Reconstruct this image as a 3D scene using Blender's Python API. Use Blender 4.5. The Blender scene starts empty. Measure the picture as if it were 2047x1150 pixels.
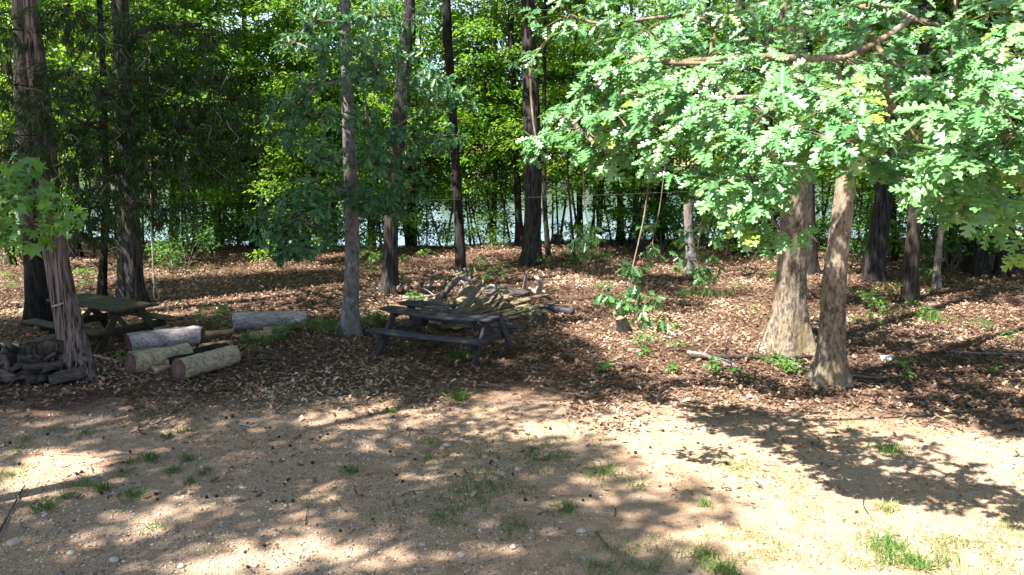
import bpy, math, random
import numpy as np
from mathutils import Vector
PI = math.pi
random.seed(11); RNG = np.random.default_rng(11)
scene = bpy.context.scene
C = scene.collection

# ---------------------------------------------------------------- camera
W, H, F = 2047.0, 1150.0, 1850.0
CAMZ = 3.5; PITCH = math.radians(9.5)
cd = bpy.data.cameras.new('camera'); cam = bpy.data.objects.new('camera', cd); C.objects.link(cam)
cd.sensor_width = 36; cd.lens = 36 * F / W; cd.clip_start = 0.1; cd.clip_end = 3000
cam.location = (0, 0, CAMZ); cam.rotation_euler = (PI / 2 - PITCH, 0, 0)
scene.camera = cam
# ---------------------------------------------------------------- sky, sun, exposure
SUN_EL = math.radians(57)
_hx, _hy = -0.78, -0.62
_n = math.hypot(_hx, _hy)
SUND = Vector((_hx / _n * math.cos(SUN_EL), _hy / _n * math.cos(SUN_EL), math.sin(SUN_EL)))   # towards the sun
world = bpy.data.worlds.new('World'); scene.world = world; world.use_nodes = True
wn = world.node_tree.nodes; wl = world.node_tree.links
sky = wn.new('ShaderNodeTexSky'); sky.sky_type = 'NISHITA'; sky.sun_disc = False
sky.sun_elevation = SUN_EL; sky.sun_rotation = math.atan2(SUND.x, SUND.y)
sky.air_density = 1.0; sky.dust_density = 1.2; sky.ozone_density = 1.0
bg = wn['Background']; bg.inputs['Strength'].default_value = 0.06
wtc = wn.new('ShaderNodeTexCoord'); wsep = wn.new('ShaderNodeSeparateXYZ'); wl.new(wtc.outputs['Generated'], wsep.inputs[0])
wno = wn.new('ShaderNodeTexNoise'); wno.inputs['Scale'].default_value = 5.0; wno.inputs['Detail'].default_value = 6
wmp = wn.new('ShaderNodeMapping'); wmp.inputs['Scale'].default_value = (1, 1, 2.5); wl.new(wtc.outputs['Generated'], wmp.inputs[0]); wl.new(wmp.outputs[0], wno.inputs['Vector'])
wr = wn.new('ShaderNodeValToRGB'); wr.color_ramp.elements[0].position = .36; wr.color_ramp.elements[1].position = .56; wl.new(wno.outputs['Fac'], wr.inputs[0])
we = wn.new('ShaderNodeMapRange'); we.inputs[1].default_value = .45; we.inputs[2].default_value = .12; wl.new(wsep.outputs['Z'], we.inputs[0])
wm = wn.new('ShaderNodeMath'); wm.operation = 'MULTIPLY'; wl.new(wr.outputs[0], wm.inputs[0]); wl.new(we.outputs[0], wm.inputs[1])
wx = wn.new('ShaderNodeMix'); wx.data_type = 'RGBA'; wl.new(wm.outputs[0], wx.inputs[0]); wl.new(sky.outputs[0], wx.inputs[6]); wx.inputs[7].default_value = (6.6, 8.4, 11.4, 1)   # low cloud band added to brighten the horizon and the lake's reflection
wl.new(wx.outputs[2], bg.inputs['Color'])
sl = bpy.data.lights.new('sun', 'SUN'); sl.energy = 5.0; sl.angle = math.radians(0.53); sl.color = (1.0, 0.94, 0.845)
so = bpy.data.objects.new('sun', sl); C.objects.link(so)
so.rotation_euler = SUND.to_track_quat('Z', 'Y').to_euler(); so.location = (-40, -30, 60)
scene.view_settings.view_transform = 'Standard'; scene.view_settings.look = 'None'
scene.view_settings.gamma = 1; scene.view_settings.exposure = 2.15
cy = scene.cycles
cy.max_bounces = 7; cy.diffuse_bounces = 4; cy.glossy_bounces = 3; cy.transmission_bounces = 4; cy.transparent_max_bounces = 4
cy.sample_clamp_indirect = 6; cy.use_denoising = True
try: cy.denoiser = 'OPENIMAGEDENOISE'
except Exception: pass
cy.caustics_reflective = False; cy.caustics_refractive = False

# ---------------------------------------------------------------- helpers: pixels of the photo to points of the place
FW = Vector((0, math.cos(PITCH), -math.sin(PITCH))); UP = Vector((0, math.sin(PITCH), math.cos(PITCH)))
def ray(x, y): return FW + Vector((1, 0, 0)) * ((x - 1023.5) / F) + UP * ((575 - y) / F)
def P(x, y, Y):
    d = ray(x, y); return Vector((0, 0, CAMZ)) + d * (Y / d.y)
def GZ(x, y, z=0.0):
    d = ray(x, y); return Vector((0, 0, CAMZ)) + d * ((z - CAMZ) / d.z)
def proj(p):
    v = p - Vector((0, 0, CAMZ)); d = v.dot(FW)
    return 1023.5 + F * v.x / d, 575 - F * v.dot(UP) / d
def depth_of(p): return (p - Vector((0, 0, CAMZ))).dot(FW)

_perm = np.random.default_rng(5).random((64, 64, 64))
def vnoise(p):                      # value noise, p (n,3) -> 0..1
    p = np.asarray(p, float); i = np.floor(p).astype(int); f = p - i; f = f * f * (3 - 2 * f)
    r = 0
    for dx in (0, 1):
        for dy in (0, 1):
            for dz in (0, 1):
                w = (f[:, 0] if dx else 1 - f[:, 0]) * (f[:, 1] if dy else 1 - f[:, 1]) * (f[:, 2] if dz else 1 - f[:, 2])
                r = r + w * _perm[(i[:, 0] + dx) % 64, (i[:, 1] + dy) % 64, (i[:, 2] + dz) % 64]
    return r

WATER = -2.5; FARSHORE = 232.0
def sstep(a, b, x):
    t = np.clip((x - a) / (b - a), 0, 1); return t * t * (3 - 2 * t)
def gzn(X, Y):                      # terrain height
    X = np.asarray(X, float); Y = np.asarray(Y, float)
    n = vnoise(np.stack([X * .55, Y * .55, X * 0 + 3.3], -1).reshape(-1, 3)).reshape(X.shape)
    near = (n - .5) * .09 * sstep(9, 14, Y)
    ridge = 29.3 + 1.2 * np.sin(X * .23) + 0.03 * X * X * .2
    ridge = np.minimum(ridge, 33)
    drop = -4.5 * sstep(0, 9, Y - ridge) 
    far = 5.6 * sstep(FARSHORE - 4, FARSHORE + 5, Y) + 14 * sstep(FARSHORE + 5, FARSHORE + 200, Y)
    return near + drop + far
def gz(x, y): return float(gzn(np.array([x]), np.array([y]))[0])
def G(x, y):                        # ground point under a pixel
    p = GZ(x, y, 0)
    for _ in range(3): p = GZ(x, y, min(gz(p.x, p.y), 0.3)) if p.y < 31 else p
    return p
def boundary(X): return 11.35 - 0.025 * X * X - 0.04 * X    # where the dirt gives way to leaf litter

# ---------------------------------------------------------------- mesh helpers
class MB:
    def __init__(s): s.V = []; s.F = []; s.M = []; s.T = []; s.n = 0
    def add(s, V, Fs, mat=0, tint=0.5):
        V = np.asarray(V, float).reshape(-1, 3)
        s.V.append(V)
        t = np.full(len(V), tint, float) if np.isscalar(tint) else np.asarray(tint, float)
        s.T.append(t)
        if isinstance(Fs, np.ndarray): Fs = [Fs]
        for f in Fs:
            f = np.asarray(f)
            if f.ndim == 1: f = f.reshape(1, -1)
            s.F.append(f + s.n); s.M.append(np.full(len(f), mat, np.int32))
        s.n += len(V)
    def build(s, name, mats, parent=None, smooth=False, origin=None):
        V = np.concatenate(s.V); T = np.concatenate(s.T)
        if origin is not None: V = V - np.array(origin)
        me = bpy.data.meshes.new(name)
        me.vertices.add(len(V)); me.vertices.foreach_set('co', V.astype(np.float32).ravel())
        loops = np.concatenate([f.ravel() for f in s.F]).astype(np.int32)
        lens = np.concatenate([np.full(len(f), f.shape[1]) for f in s.F])
        starts = np.concatenate([[0], np.cumsum(lens)[:-1]]).astype(np.int32)
        me.loops.add(len(loops)); me.loops.foreach_set('vertex_index', loops)
        me.polygons.add(len(lens)); me.polygons.foreach_set('loop_start', starts)
        me.polygons.foreach_set('material_index', np.concatenate(s.M))
        if smooth: me.polygons.foreach_set('use_smooth', np.ones(len(lens), bool))
        a = me.attributes.new('tint', 'FLOAT', 'POINT'); a.data.foreach_set('value', T.astype(np.float32))
        me.update(calc_edges=True); me.validate()
        for m in (mats if isinstance(mats, (list, tuple)) else [mats]): me.materials.append(m)
        o = bpy.data.objects.new(name, me); C.objects.link(o)
        if parent is not None: o.parent = parent
        elif origin is not None: o.location = origin
        return o
def tag(o, label=None, cat=None, group=None, kind=None):
    if label: o['label'] = label
    if cat: o['category'] = cat
    if group: o['group'] = group
    if kind: o['kind'] = kind
    return o
def empty(name, loc, rz=0.0):
    e = bpy.data.objects.new(name, None); C.objects.link(e); e.location = loc; e.rotation_euler = (0, 0, rz)
    e.empty_display_size = .2; return e
def dup(o, loc, rz=0, sc=1.0, label=None):
    c = o.copy(); C.objects.link(c); c.location = loc; c.rotation_euler = (0, 0, rz); c.scale = (sc, sc, sc)
    if label: c['label'] = label
    for ch in o.children:
        d = ch.copy(); C.objects.link(d); d.parent = c
    return c
def catmull(pts, n):
    pts = [np.array(p, float) for p in pts]
    if len(pts) == 2: return np.array([pts[0] + (pts[1] - pts[0]) * t for t in np.linspace(0, 1, n)])
    q = [2 * pts[0] - pts[1]] + pts + [2 * pts[-1] - pts[-2]]
    out = []
    m = len(pts) - 1
    for t in np.linspace(0, m, n):
        i = min(int(t), m - 1); u = t - i
        a, b, c, d = q[i], q[i + 1], q[i + 2], q[i + 3]
        out.append(.5 * ((2 * b) + (c - a) * u + (2 * a - 5 * b + 4 * c - d) * u * u + (3 * b - a - 3 * c + d) * u ** 3))
    return np.array(out)
def frames(path):
    t = np.gradient(path, axis=0); t /= np.linalg.norm(t, axis=1)[:, None] + 1e-9
    ref = np.tile([0, 0, 1.0], (len(path), 1)); vert = np.abs(t[:, 2]) > .85
    if vert.mean() > .5: ref[:] = (1, 0, 0)
    elif vert.any(): ref[:] = (.31, .87, .38)
    u = np.cross(ref, t); u /= np.linalg.norm(u, axis=1)[:, None] + 1e-9
    v = np.cross(t, u); return t, u, v
def tube(path, rad, segs=6, rfun=None):
    path = np.asarray(path, float); rad = np.broadcast_to(np.asarray(rad, float), (len(path),))
    t, u, v = frames(path); th = np.linspace(0, 2 * PI, segs, endpoint=False)
    R = rad[:, None] * np.ones((1, segs))
    if rfun is not None: R = rfun(R, th, path)
    V = path[:, None, :] + R[:, :, None] * (np.cos(th)[None, :, None] * u[:, None, :] + np.sin(th)[None, :, None] * v[:, None, :])
    n = len(path); i = np.arange(n - 1)[:, None] * segs; j = np.arange(segs)[None, :]; k = (j + 1) % segs
    Fq = np.stack([i + j, i + k, i + segs + k, i + segs + j], -1).reshape(-1, 4)
    return V.reshape(-1, 3), Fq
def caps(n, segs):
    return [np.arange(segs)[::-1], np.arange(segs) + (n - 1) * segs]
def unit(a): return a / (np.linalg.norm(a, axis=-1, keepdims=True) + 1e-9)

# ---------------------------------------------------------------- materials
def newmat(name):
    m = bpy.data.materials.new(name); m.use_nodes = True
    nt = m.node_tree; b = nt.nodes['Principled BSDF']; return m, nt, b
def N(nt, t, **kw):
    n = nt.nodes.new('ShaderNode' + t)
    for k, v in kw.items():
        if k in n.inputs.keys(): n.inputs[k].default_value = v
        else: setattr(n, k, v)
    return n
def ramp(nt, src, stops):
    r = nt.nodes.new('ShaderNodeValToRGB'); e = r.color_ramp.elements
    while len(e) < len(stops): e.new(.5)
    for el, (p, c) in zip(e, stops): el.position = p; el.color = (*c, 1)
    nt.links.new(src, r.inputs[0]); return r.outputs[0]
def coords(nt, scale=(1, 1, 1), kind='Object'):
    tc = N(nt, 'TexCoord'); mp = N(nt, 'Mapping'); mp.inputs['Scale'].default_value = scale
    nt.links.new(tc.outputs[kind], mp.inputs[0]); return mp.outputs[0]
def noise(nt, vec, scale, detail=5, rough=.6):
    n = N(nt, 'TexNoise'); n.inputs['Scale'].default_value = scale; n.inputs['Detail'].default_value = detail
    n.inputs['Roughness'].default_value = rough
    nt.links.new(vec, n.inputs['Vector']); return n.outputs['Fac']
def mixc(nt, fac, a, b, mode='MIX'):
    m = N(nt, 'Mix'); m.data_type = 'RGBA'; m.blend_type = mode
    for inp, val in ((m.inputs[0], fac), (m.inputs[6], a), (m.inputs[7], b)):
        if hasattr(val, 'is_linked'): nt.links.new(val, inp)
        else: inp.default_value = val if not isinstance(val, tuple) else (*val, 1)
    return m.outputs[2]
def bump(nt, b, h, strength=.5, dist=.02):
    bm = N(nt, 'Bump'); bm.inputs['Strength'].default_value = strength; bm.inputs['Distance'].default_value = dist
    nt.links.new(h, bm.inputs['Height']); nt.links.new(bm.outputs[0], b.inputs['Normal'])
def bark(name, dark, light, mossy=None, vs=(9, 9, 1.6), rough=.95, lich=None):
    m, nt, b = newmat(name)
    v = coords(nt, vs); n1 = noise(nt, v, 2.2, 6, .65); n2 = noise(nt, coords(nt, (1, 1, .5)), 2.5, 4)
    c = ramp(nt, n1, [(.38, dark), (.60, light)])
    if lich: c = mixc(nt, ramp(nt, n2, [(.5, (0, 0, 0)), (.68, (1, 1, 1))]), c, lich)
    if mossy: c = mixc(nt, ramp(nt, noise(nt, coords(nt, (1, 1, .4)), 1.7, 3), [(.48, (0, 0, 0)), (.65, (.8, .8, .8))]), c, mossy)
    nt.links.new(c, b.inputs['Base Color']); b.inputs['Roughness'].default_value = rough
    b.inputs['Specular IOR Level'].default_value = .2
    bump(nt, b, n1, .9, .03); return m
def leafmat(name, stops, trans, tfac=.35, rough=.45, spec=.5):
    m, nt, b = newmat(name)
    at = N(nt, 'Attribute'); at.attribute_name = 'tint'
    c = ramp(nt, at.outputs['Fac'], stops)
    nt.links.new(c, b.inputs['Base Color']); b.inputs['Roughness'].default_value = rough
    b.inputs['Specular IOR Level'].default_value = spec
    tr = N(nt, 'BsdfTranslucent'); tc = mixc(nt, .75, c, trans)
    nt.links.new(tc, tr.inputs['Color'])
    mx = N(nt, 'MixShader'); mx.inputs[0].default_value = tfac
    nt.links.new(b.outputs[0], mx.inputs[1]); nt.links.new(tr.outputs[0], mx.inputs[2])
    nt.links.new(mx.outputs[0], nt.nodes['Material Output'].inputs[0]); return m
def woodmat(name, dark, light, vs=(1.2, 14, 14), moss=None, rough=.85):
    m, nt, b = newmat(name)
    n1 = noise(nt, coords(nt, vs), 2.0, 6, .65); c = ramp(nt, n1, [(.3, dark), (.7, light)])
    at = N(nt, 'Attribute'); at.attribute_name = 'tint'
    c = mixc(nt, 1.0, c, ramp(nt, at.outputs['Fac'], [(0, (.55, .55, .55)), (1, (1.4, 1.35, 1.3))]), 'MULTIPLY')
    if moss: c = mixc(nt, ramp(nt, noise(nt, coords(nt), 4, 4), [(.4, (0, 0, 0)), (.62, (.9, .9, .9))]), c, moss)
    nt.links.new(c, b.inputs['Base Color']); b.inputs['Roughness'].default_value = rough
    b.inputs['Specular IOR Level'].default_value = .3
    bump(nt, b, n1, .6, .012); return m

M_OAKBARK = bark('pale_oak_bark', (.058, .045, .034), (.25, .205, .158), lich=(.31, .265, .21), mossy=(.18, .13, .07), vs=(10, 10, 4.5))
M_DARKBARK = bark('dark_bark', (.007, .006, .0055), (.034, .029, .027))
M_GREYBARK = bark('grey_bark', (.075, .069, .072), (.22, .20, .21), vs=(7, 7, 3), lich=(.2, .155, .115))
M_CEDARBARK = bark('cedar_bark', (.014, .010, .009), (.26, .20, .185), vs=(16, 16, .8))
M_MIDBARK = bark('brown_bark', (.014, .011, .009), (.07, .057, .047))
M_TWIG = bark('twig', (.10, .08, .06), (.22, .18, .13))
M_DEADTWIG = bark('dead_twig', (.14, .12, .10), (.34, .31, .28))
M_OAKLEAF = leafmat('white_oak_leaf', [(0, (.05, .15, .05)), (.5, (.11, .265, .10)), (.9, (.18, .34, .14)), (1, (.25, .36, .06))], (.22, .42, .05), .27, .34, .7)
M_CENTRELEAF = leafmat('shade_oak_leaf', [(0, (.035, .115, .05)), (.6, (.065, .18, .068)), (1, (.11, .24, .065))], (.10, .26, .05), .3, .4, .5)  # bluish skylight of the shaded crown is mixed into this leaf colour
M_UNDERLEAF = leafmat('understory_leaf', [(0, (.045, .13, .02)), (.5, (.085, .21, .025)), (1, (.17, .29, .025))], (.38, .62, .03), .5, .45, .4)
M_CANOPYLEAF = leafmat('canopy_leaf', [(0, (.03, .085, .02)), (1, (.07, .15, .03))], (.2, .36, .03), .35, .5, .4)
M_GUMLEAF = leafmat('sweetgum_leaf', [(0, (.05, .15, .035)), (.6, (.09, .24, .045)), (1, (.16, .30, .04))], (.22, .45, .04), .4, .4, .5)
M_DROOPLEAF = leafmat('shaded_drooping_leaf', [(0, (.03, .09, .03)), (.7, (.055, .15, .045)), (1, (.09, .2, .05))], (.18, .36, .04), .3, .35, .6)  # darker variant of the oak leaf, shade of the low branches in the colour
M_CEDARLEAF = leafmat('cedar_needle', [(0, (.014, .034, .007)), (.7, (.028, .062, .013)), (1, (.055, .055, .022))], (.06, .12, .012), .2, .6, .3)
M_PLANT = leafmat('seedling_leaf', [(0, (.03, .11, .03)), (1, (.09, .20, .03))], (.2, .4, .03), .35, .45, .4)
M_GRASS = leafmat('grass_blade', [(0, (.035, .11, .03)), (.5, (.08, .17, .035)), (.8, (.24, .26, .09)), (1, (.40, .34, .19))], (.2, .35, .05), .3, .6, .2)
M_LITTER = leafmat('dead_leaf', [(0, (.04, .024, .017)), (.35, (.135, .082, .055)), (.65, (.30, .20, .132)), (.88, (.50, .37, .265)), (1, (.62, .51, .41))], (.2, .08, .03), .08, .6, .3)
M_FARLEAF = leafmat('far_leaf', [(0, (.05, .10, .03)), (1, (.13, .20, .05))], (.18, .28, .04), .25, .6, .2)
M_TABLE = woodmat('weathered_grey_wood', (.016, .016, .019), (.082, .081, .092))
M_MOSSTABLE = woodmat('mossy_table_wood', (.02, .018, .011), (.065, .058, .035), moss=(.034, .034, .015))
M_PLANK = woodmat('old_plank', (.065, .054, .034), (.28, .235, .15), moss=(.115, .095, .06))
M_BRANCH = woodmat('grey_branch', (.06, .054, .048), (.22, .20, .185), vs=(5, 5, 5))
M_DRIFT = woodmat('bleached_wood', (.22, .20, .18), (.55, .50, .45))
M_LOG = woodmat('debarked_log', (.12, .108, .118), (.52, .47, .48), vs=(3, 14, 14))
M_LOGTAN = woodmat('tan_log', (.15, .115, .078), (.56, .46, .33), vs=(3, 12, 12))
M_CUT = woodmat('cut_end', (.06, .035, .03), (.15, .092, .085), vs=(6, 6, 6))
M_SPLIT = woodmat('split_wood', (.22, .14, .08), (.46, .33, .21))
M_FIREWOOD = woodmat('old_firewood', (.018, .015, .015), (.10, .088, .085))
M_ROPE = woodmat('rope', (.22, .19, .14), (.42, .38, .30), vs=(30, 30, 30))

def simple(name, col, rough=.7, spec=.3, nscale=30, var=.3):
    m, nt, b = newmat(name)
    n = noise(nt, coords(nt), nscale, 3)
    c = ramp(nt, n, [(.3, tuple(v * (1 - var) for v in col)), (.7, tuple(min(1, v * (1 + var)) for v in col))])
    at = N(nt, 'Attribute'); at.attribute_name = 'tint'
    c = mixc(nt, 1.0, c, ramp(nt, at.outputs['Fac'], [(0, (.5, .5, .5)), (1, (1.5, 1.5, 1.5))]), 'MULTIPLY')
    nt.links.new(c, b.inputs['Base Color']); b.inputs['Roughness'].default_value = rough
    b.inputs['Specular IOR Level'].default_value = spec; bump(nt, b, n, .3, .01); return m
M_STONE = simple('pale_stone', (.42, .37, .31), .8)
M_GREYSTONE = simple('grey_stone', (.22, .21, .205), .8)
M_BALL = simple('seed_ball', (.035, .022, .018), .8, nscale=120)
M_WHITE = simple('white_litter', (.75, .72, .76), .5)
M_RED = simple('red_ribbon', (.5, .03, .05), .5)
M_WIRE = simple('dark_wire', (.05, .05, .05), .5)

def pebblemat():
    m, nt, b = newmat('gravel_stone')
    at = N(nt, 'Attribute'); at.attribute_name = 'tint'
    c = ramp(nt, at.outputs['Fac'], [(0, (.12, .10, .09)), (.3, (.28, .22, .16)), (.6, (.42, .31, .20)), (.88, (.48, .41, .34)), (1, (.60, .57, .53))])
    nt.links.new(c, b.inputs['Base Color']); b.inputs['Roughness'].default_value = .75; return m
M_PEBBLE = pebblemat()

def groundmat():
    m, nt, b = newmat('ground')
    geo = N(nt, 'NewGeometry'); sep = N(nt, 'SeparateXYZ'); nt.links.new(geo.outputs['Position'], sep.inputs[0])
    pos = geo.outputs['Position']
    def math_(op, a, c=None):
        q = N(nt, 'Math'); q.operation = op
        for i, val in enumerate((a, c)):
            if val is None: continue
            if hasattr(val, 'is_linked'): nt.links.new(val, q.inputs[i])
            else: q.inputs[i].default_value = val
        return q.outputs[0]
    x2 = math_('ADD', math_('MULTIPLY', math_('MULTIPLY', sep.outputs[0], sep.outputs[0]), .025), math_('MULTIPLY', sep.outputs[0], .04))
    d = math_('ADD', math_('SUBTRACT', sep.outputs[1], 11.35), x2)
    d = math_('ADD', d, math_('MULTIPLY', math_('SUBTRACT', noise(nt, pos, .9, 6, .7), .5), 4.5))
    lit = ramp(nt, math_('ADD', math_('MULTIPLY', d, .65), .22), [(0, (0, 0, 0)), (1, (1, 1, 1))])
    fine = noise(nt, pos, 38, 8, .75); med = noise(nt, pos, 4.5, 6, .7); big = noise(nt, pos, .8, 4)
    vor = N(nt, 'TexVoronoi'); vor.inputs['Scale'].default_value = 46; nt.links.new(pos, vor.inputs['Vector'])
    dirt = ramp(nt, med, [(.3, (.30, .185, .115)), (.5, (.43, .295, .20)), (.72, (.53, .395, .285))])
    dirt = mixc(nt, ramp(nt, big, [(.42, (0, 0, 0)), (.62, (.7, .7, .7))]), dirt, (.37, .28, .215))
    grit = ramp(nt, vor.outputs['Distance'], [(.10, (1.3, 1.28, 1.25)), (.45, (.85, .84, .83))])
    dirt = mixc(nt, .8, dirt, grit, 'MULTIPLY')
    dirt = mixc(nt, .9, dirt, ramp(nt, fine, [(.34, (.33, .31, .29)), (.43, (.85, .84, .83)), (.68, (1.2, 1.2, 1.2))]), 'MULTIPLY')
    lt = ramp(nt, noise(nt, pos, 26, 8, .8), [(.3, (.03, .018, .013)), (.5, (.10, .06, .042)), (.7, (.21, .135, .095))])
    c = mixc(nt, lit, dirt, lt)
    farf = ramp(nt, math_('MULTIPLY', sep.outputs[1], .005), [(.3, (0, 0, 0)), (.5, (1, 1, 1))])
    c = mixc(nt, farf, c, ramp(nt, noise(nt, pos, .15, 5), [(.4, (.34, .27, .14)), (.6, (.12, .17, .05))]))
    nt.links.new(c, b.inputs['Base Color']); b.inputs['Roughness'].default_value = .95
    b.inputs['Specular IOR Level'].default_value = .15
    hsum = math_('ADD', fine, math_('MULTIPLY', med, 1.5)); bump(nt, b, hsum, .7, .03); return m
M_GROUND = groundmat()
def watermat():
    m, nt, b = newmat('lake_water')
    b.inputs['Base Color'].default_value = (.045, .075, .06, 1); b.inputs['Roughness'].default_value = .10
    b.inputs['IOR'].default_value = 1.33
    geo = N(nt, 'NewGeometry'); mp = N(nt, 'Mapping'); mp.inputs['Scale'].default_value = (1, .55, 1)
    nt.links.new(geo.outputs['Position'], mp.inputs[0])
    n1 = noise(nt, mp.outputs[0], 1.6, 4, .6)
    bump(nt, b, n1, .12, .10); return m
M_WATER = watermat()

# ---------------------------------------------------------------- ground, lake, far shore
def grid_axis(parts):
    out = []
    for a, b_, n in parts: out += list(np.linspace(a, b_, n, endpoint=False))
    return np.array(out + [parts[-1][1]])
xs = grid_axis([(-700, -60, 16), (-60, -14, 24), (-14, 14, 112), (14, 60, 24), (60, 700, 16)])
ys = grid_axis([(-120, 3, 12), (3, 34, 124), (34, 60, 26), (60, 220, 16), (220, 245, 20), (245, 900, 20)])
XX, YY = np.meshgrid(xs, ys); ZZ = gzn(XX, YY)
mb = MB(); nx = len(xs); ny = len(ys)
i = np.arange(ny - 1)[:, None] * nx; j = np.arange(nx - 1)[None, :]
mb.add(np.stack([XX, YY, ZZ], -1), np.stack([i + j, i + j + 1, i + nx + j + 1, i + nx + j], -1).reshape(-1, 4))
tag(mb.build('ground', M_GROUND, smooth=True), kind='structure')
mb = MB(); mb.add([(-700, 30, WATER), (700, 30, WATER), (700, 240, WATER), (-700, 240, WATER)], np.array([[0, 1, 2, 3]]))
tag(mb.build('lake', M_WATER), kind='structure')

# ---------------------------------------------------------------- leaf templates (unit length along +y, normal +z)
def half(outline, droop=.18, fold=.22):
    o = np.array(outline, float); n = len(o)
    def z(p): return fold * np.abs(p[:, 0]) - droop * p[:, 1] ** 2
    R = np.column_stack([o[:, 0], o[:, 1], z(o)])
    inner = o[1:-1]; L = np.column_stack([-inner[:, 0], inner[:, 1], z(inner)])
    V = np.concatenate([R, L])
    fr = np.arange(n); fl = np.concatenate([[0], [n - 1], n + np.arange(n - 2)[::-1]])
    return V, [fr, fl]
T_OAK = half([(0, 0), (.015, .10), (.12, .17), (.17, .23), (.15, .27), (.055, .29), (.07, .35), (.25, .45), (.29, .52), (.25, .55), (.07, .52), (.08, .58),
              (.26, .69), (.29, .76), (.24, .79), (.075, .73), (.09, .79), (.19, .89), (.18, .95), (.07, .93), (0, 1.0)])
T_LOBED = half([(0, 0), (.14, .14), (.07, .30), (.30, .46), (.11, .55), (.28, .76), (.12, .80), (0, 1)])
T_SIMPLE = half([(0, 0), (.27, .36), (.2, .74), (0, 1)], .2, .25)
def star():
    pts = []
    for k in range(5):
        a = math.radians(-130 + 65 * k); r = (.5, .62, .72, .62, .5)[k]
        pts.append((r * math.sin(a), .42 + r * .8 * math.cos(a), 0))
        if k < 4:
            a2 = a + math.radians(32); pts.append((.22 * math.sin(a2), .42 + .22 * math.cos(a2), .03))
    pts.append((0, .0, 0)); V = np.array([(p[0], p[1], p[2] - .15 * (abs(p[0]) ** 1.5) - .1 * p[1] ** 2) for p in pts])
    V = np.concatenate([V, [(0, .40, .04)]]); c = len(V) - 1; n = c
    return V, [np.array([[k, (k + 1) % n, c] for k in range(n)])]
T_STAR = star()
def scatter(mb, tmpl, pos, ldir, nrm, size, tint, mat=0):
    V0, F0 = tmpl; n = len(pos)
    if n == 0: return
    ldir = unit(ldir); nrm = nrm - (nrm * ldir).sum(-1, keepdims=True) * ldir; nrm = unit(nrm); side = np.cross(ldir, nrm)
    V = pos[:, None, :] + size[:, None, None] * (V0[None, :, 0:1] * side[:, None] + V0[None, :, 1:2] * ldir[:, None] + V0[None, :, 2:3] * nrm[:, None])
    k = len(V0); off = np.arange(n) * k; Fs = []
    for f in F0:
        f = np.asarray(f)
        if f.ndim == 1: f = f.reshape(1, -1)
        Fs.append((off[:, None, None] + f[None]).reshape(-1, f.shape[1]))
    mb.add(V.reshape(-1, 3), Fs, mat, np.repeat(tint, k))
def rosettes(mb, tmpl, tips, outd, k, size, droop=.4, spread=(45, 85), rng=RNG, tmean=.5, tsd=.22, up=1.0, outn=.6, mat=0, sunface=0.0):
    n = len(tips); tips = np.repeat(tips, k, 0); d = unit(np.repeat(outd, k, 0))
    a = np.tile(np.arange(k) * 2 * PI / k, n) + np.repeat(rng.random(n) * 6.28, k) + rng.normal(0, .3, n * k)
    ref = np.tile([0.1, 0.05, 1.0], (n * k, 1)); u = unit(np.cross(d, ref)); v = np.cross(u, d)
    al = np.radians(rng.uniform(spread[0], spread[1], n * k))
    l = d * np.cos(al)[:, None] + (u * np.cos(a)[:, None] + v * np.sin(a)[:, None]) * np.sin(al)[:, None]
    l = unit(l); l[:, 2] -= droop * rng.uniform(.5, 1.5, n * k)
    nr = np.zeros((n * k, 3)); nr[:, 2] = up
    hd = d.copy(); hd[:, 2] = 0; nr += outn * hd + rng.normal(0, .3, (n * k, 3))
    if sunface > 0:            # leaves turn their faces to the light
        nr = nr * (1 - .6 * sunface) + sunface * np.array(SUND) * 1.3; nu = unit(nr); l = unit(l); l = l - sunface * (l * nu).sum(-1, keepdims=True) * nu
    sz = size * rng.uniform(.65, 1.2, n * k)
    t = np.clip(np.repeat(rng.normal(tmean, tsd * .8, n), k) + rng.normal(0, tsd * .5, n * k), 0, 1)
    scatter(mb, tmpl, tips + .02 * l, l, nr, sz, t, mat)

# ---------------------------------------------------------------- branching: joins cluster centres to a trunk
def branch_net(trunk_nodes, targets, up_bias=.4, step_jit=.12, rng=random):
    """each target joins the nearest node already in the net; returns list of (path nodes, radius weights)"""
    T = np.array(targets, float); Q = [np.array(p, float) for p in trunk_nodes]; par = [-1] * len(Q)
    order = np.argsort(np.min(np.linalg.norm(T[:, None] - np.array(Q)[None], axis=2), axis=1))
    idx = {}
    for o in order:
        A = np.array(Q); dv = T[o] - A; dist = np.linalg.norm(dv, axis=1)
        cost = dist + np.where(dv[:, 2] < 0, -dv[:, 2] * up_bias, 0)
        b = int(np.argmin(cost)); p0 = A[b]; nseg = max(1, int(dist[b] / .8)); prev = b
        for s in range(1, nseg + 1):
            t = s / nseg; q = p0 + (T[o] - p0) * t
            if s < nseg: q = q + np.array([rng.uniform(-1, 1), rng.uniform(-1, 1), rng.uniform(-.3, 1)]) * step_jit * dist[b] * .25
            Q.append(q); par.append(prev); prev = len(Q) - 1
        idx[o] = prev
    nt = len(trunk_nodes); cnt = np.zeros(len(Q))
    for o, e in idx.items():
        while e >= nt: cnt[e] += 1; e = par[e]
    return np.array(Q), par, cnt, nt
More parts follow.
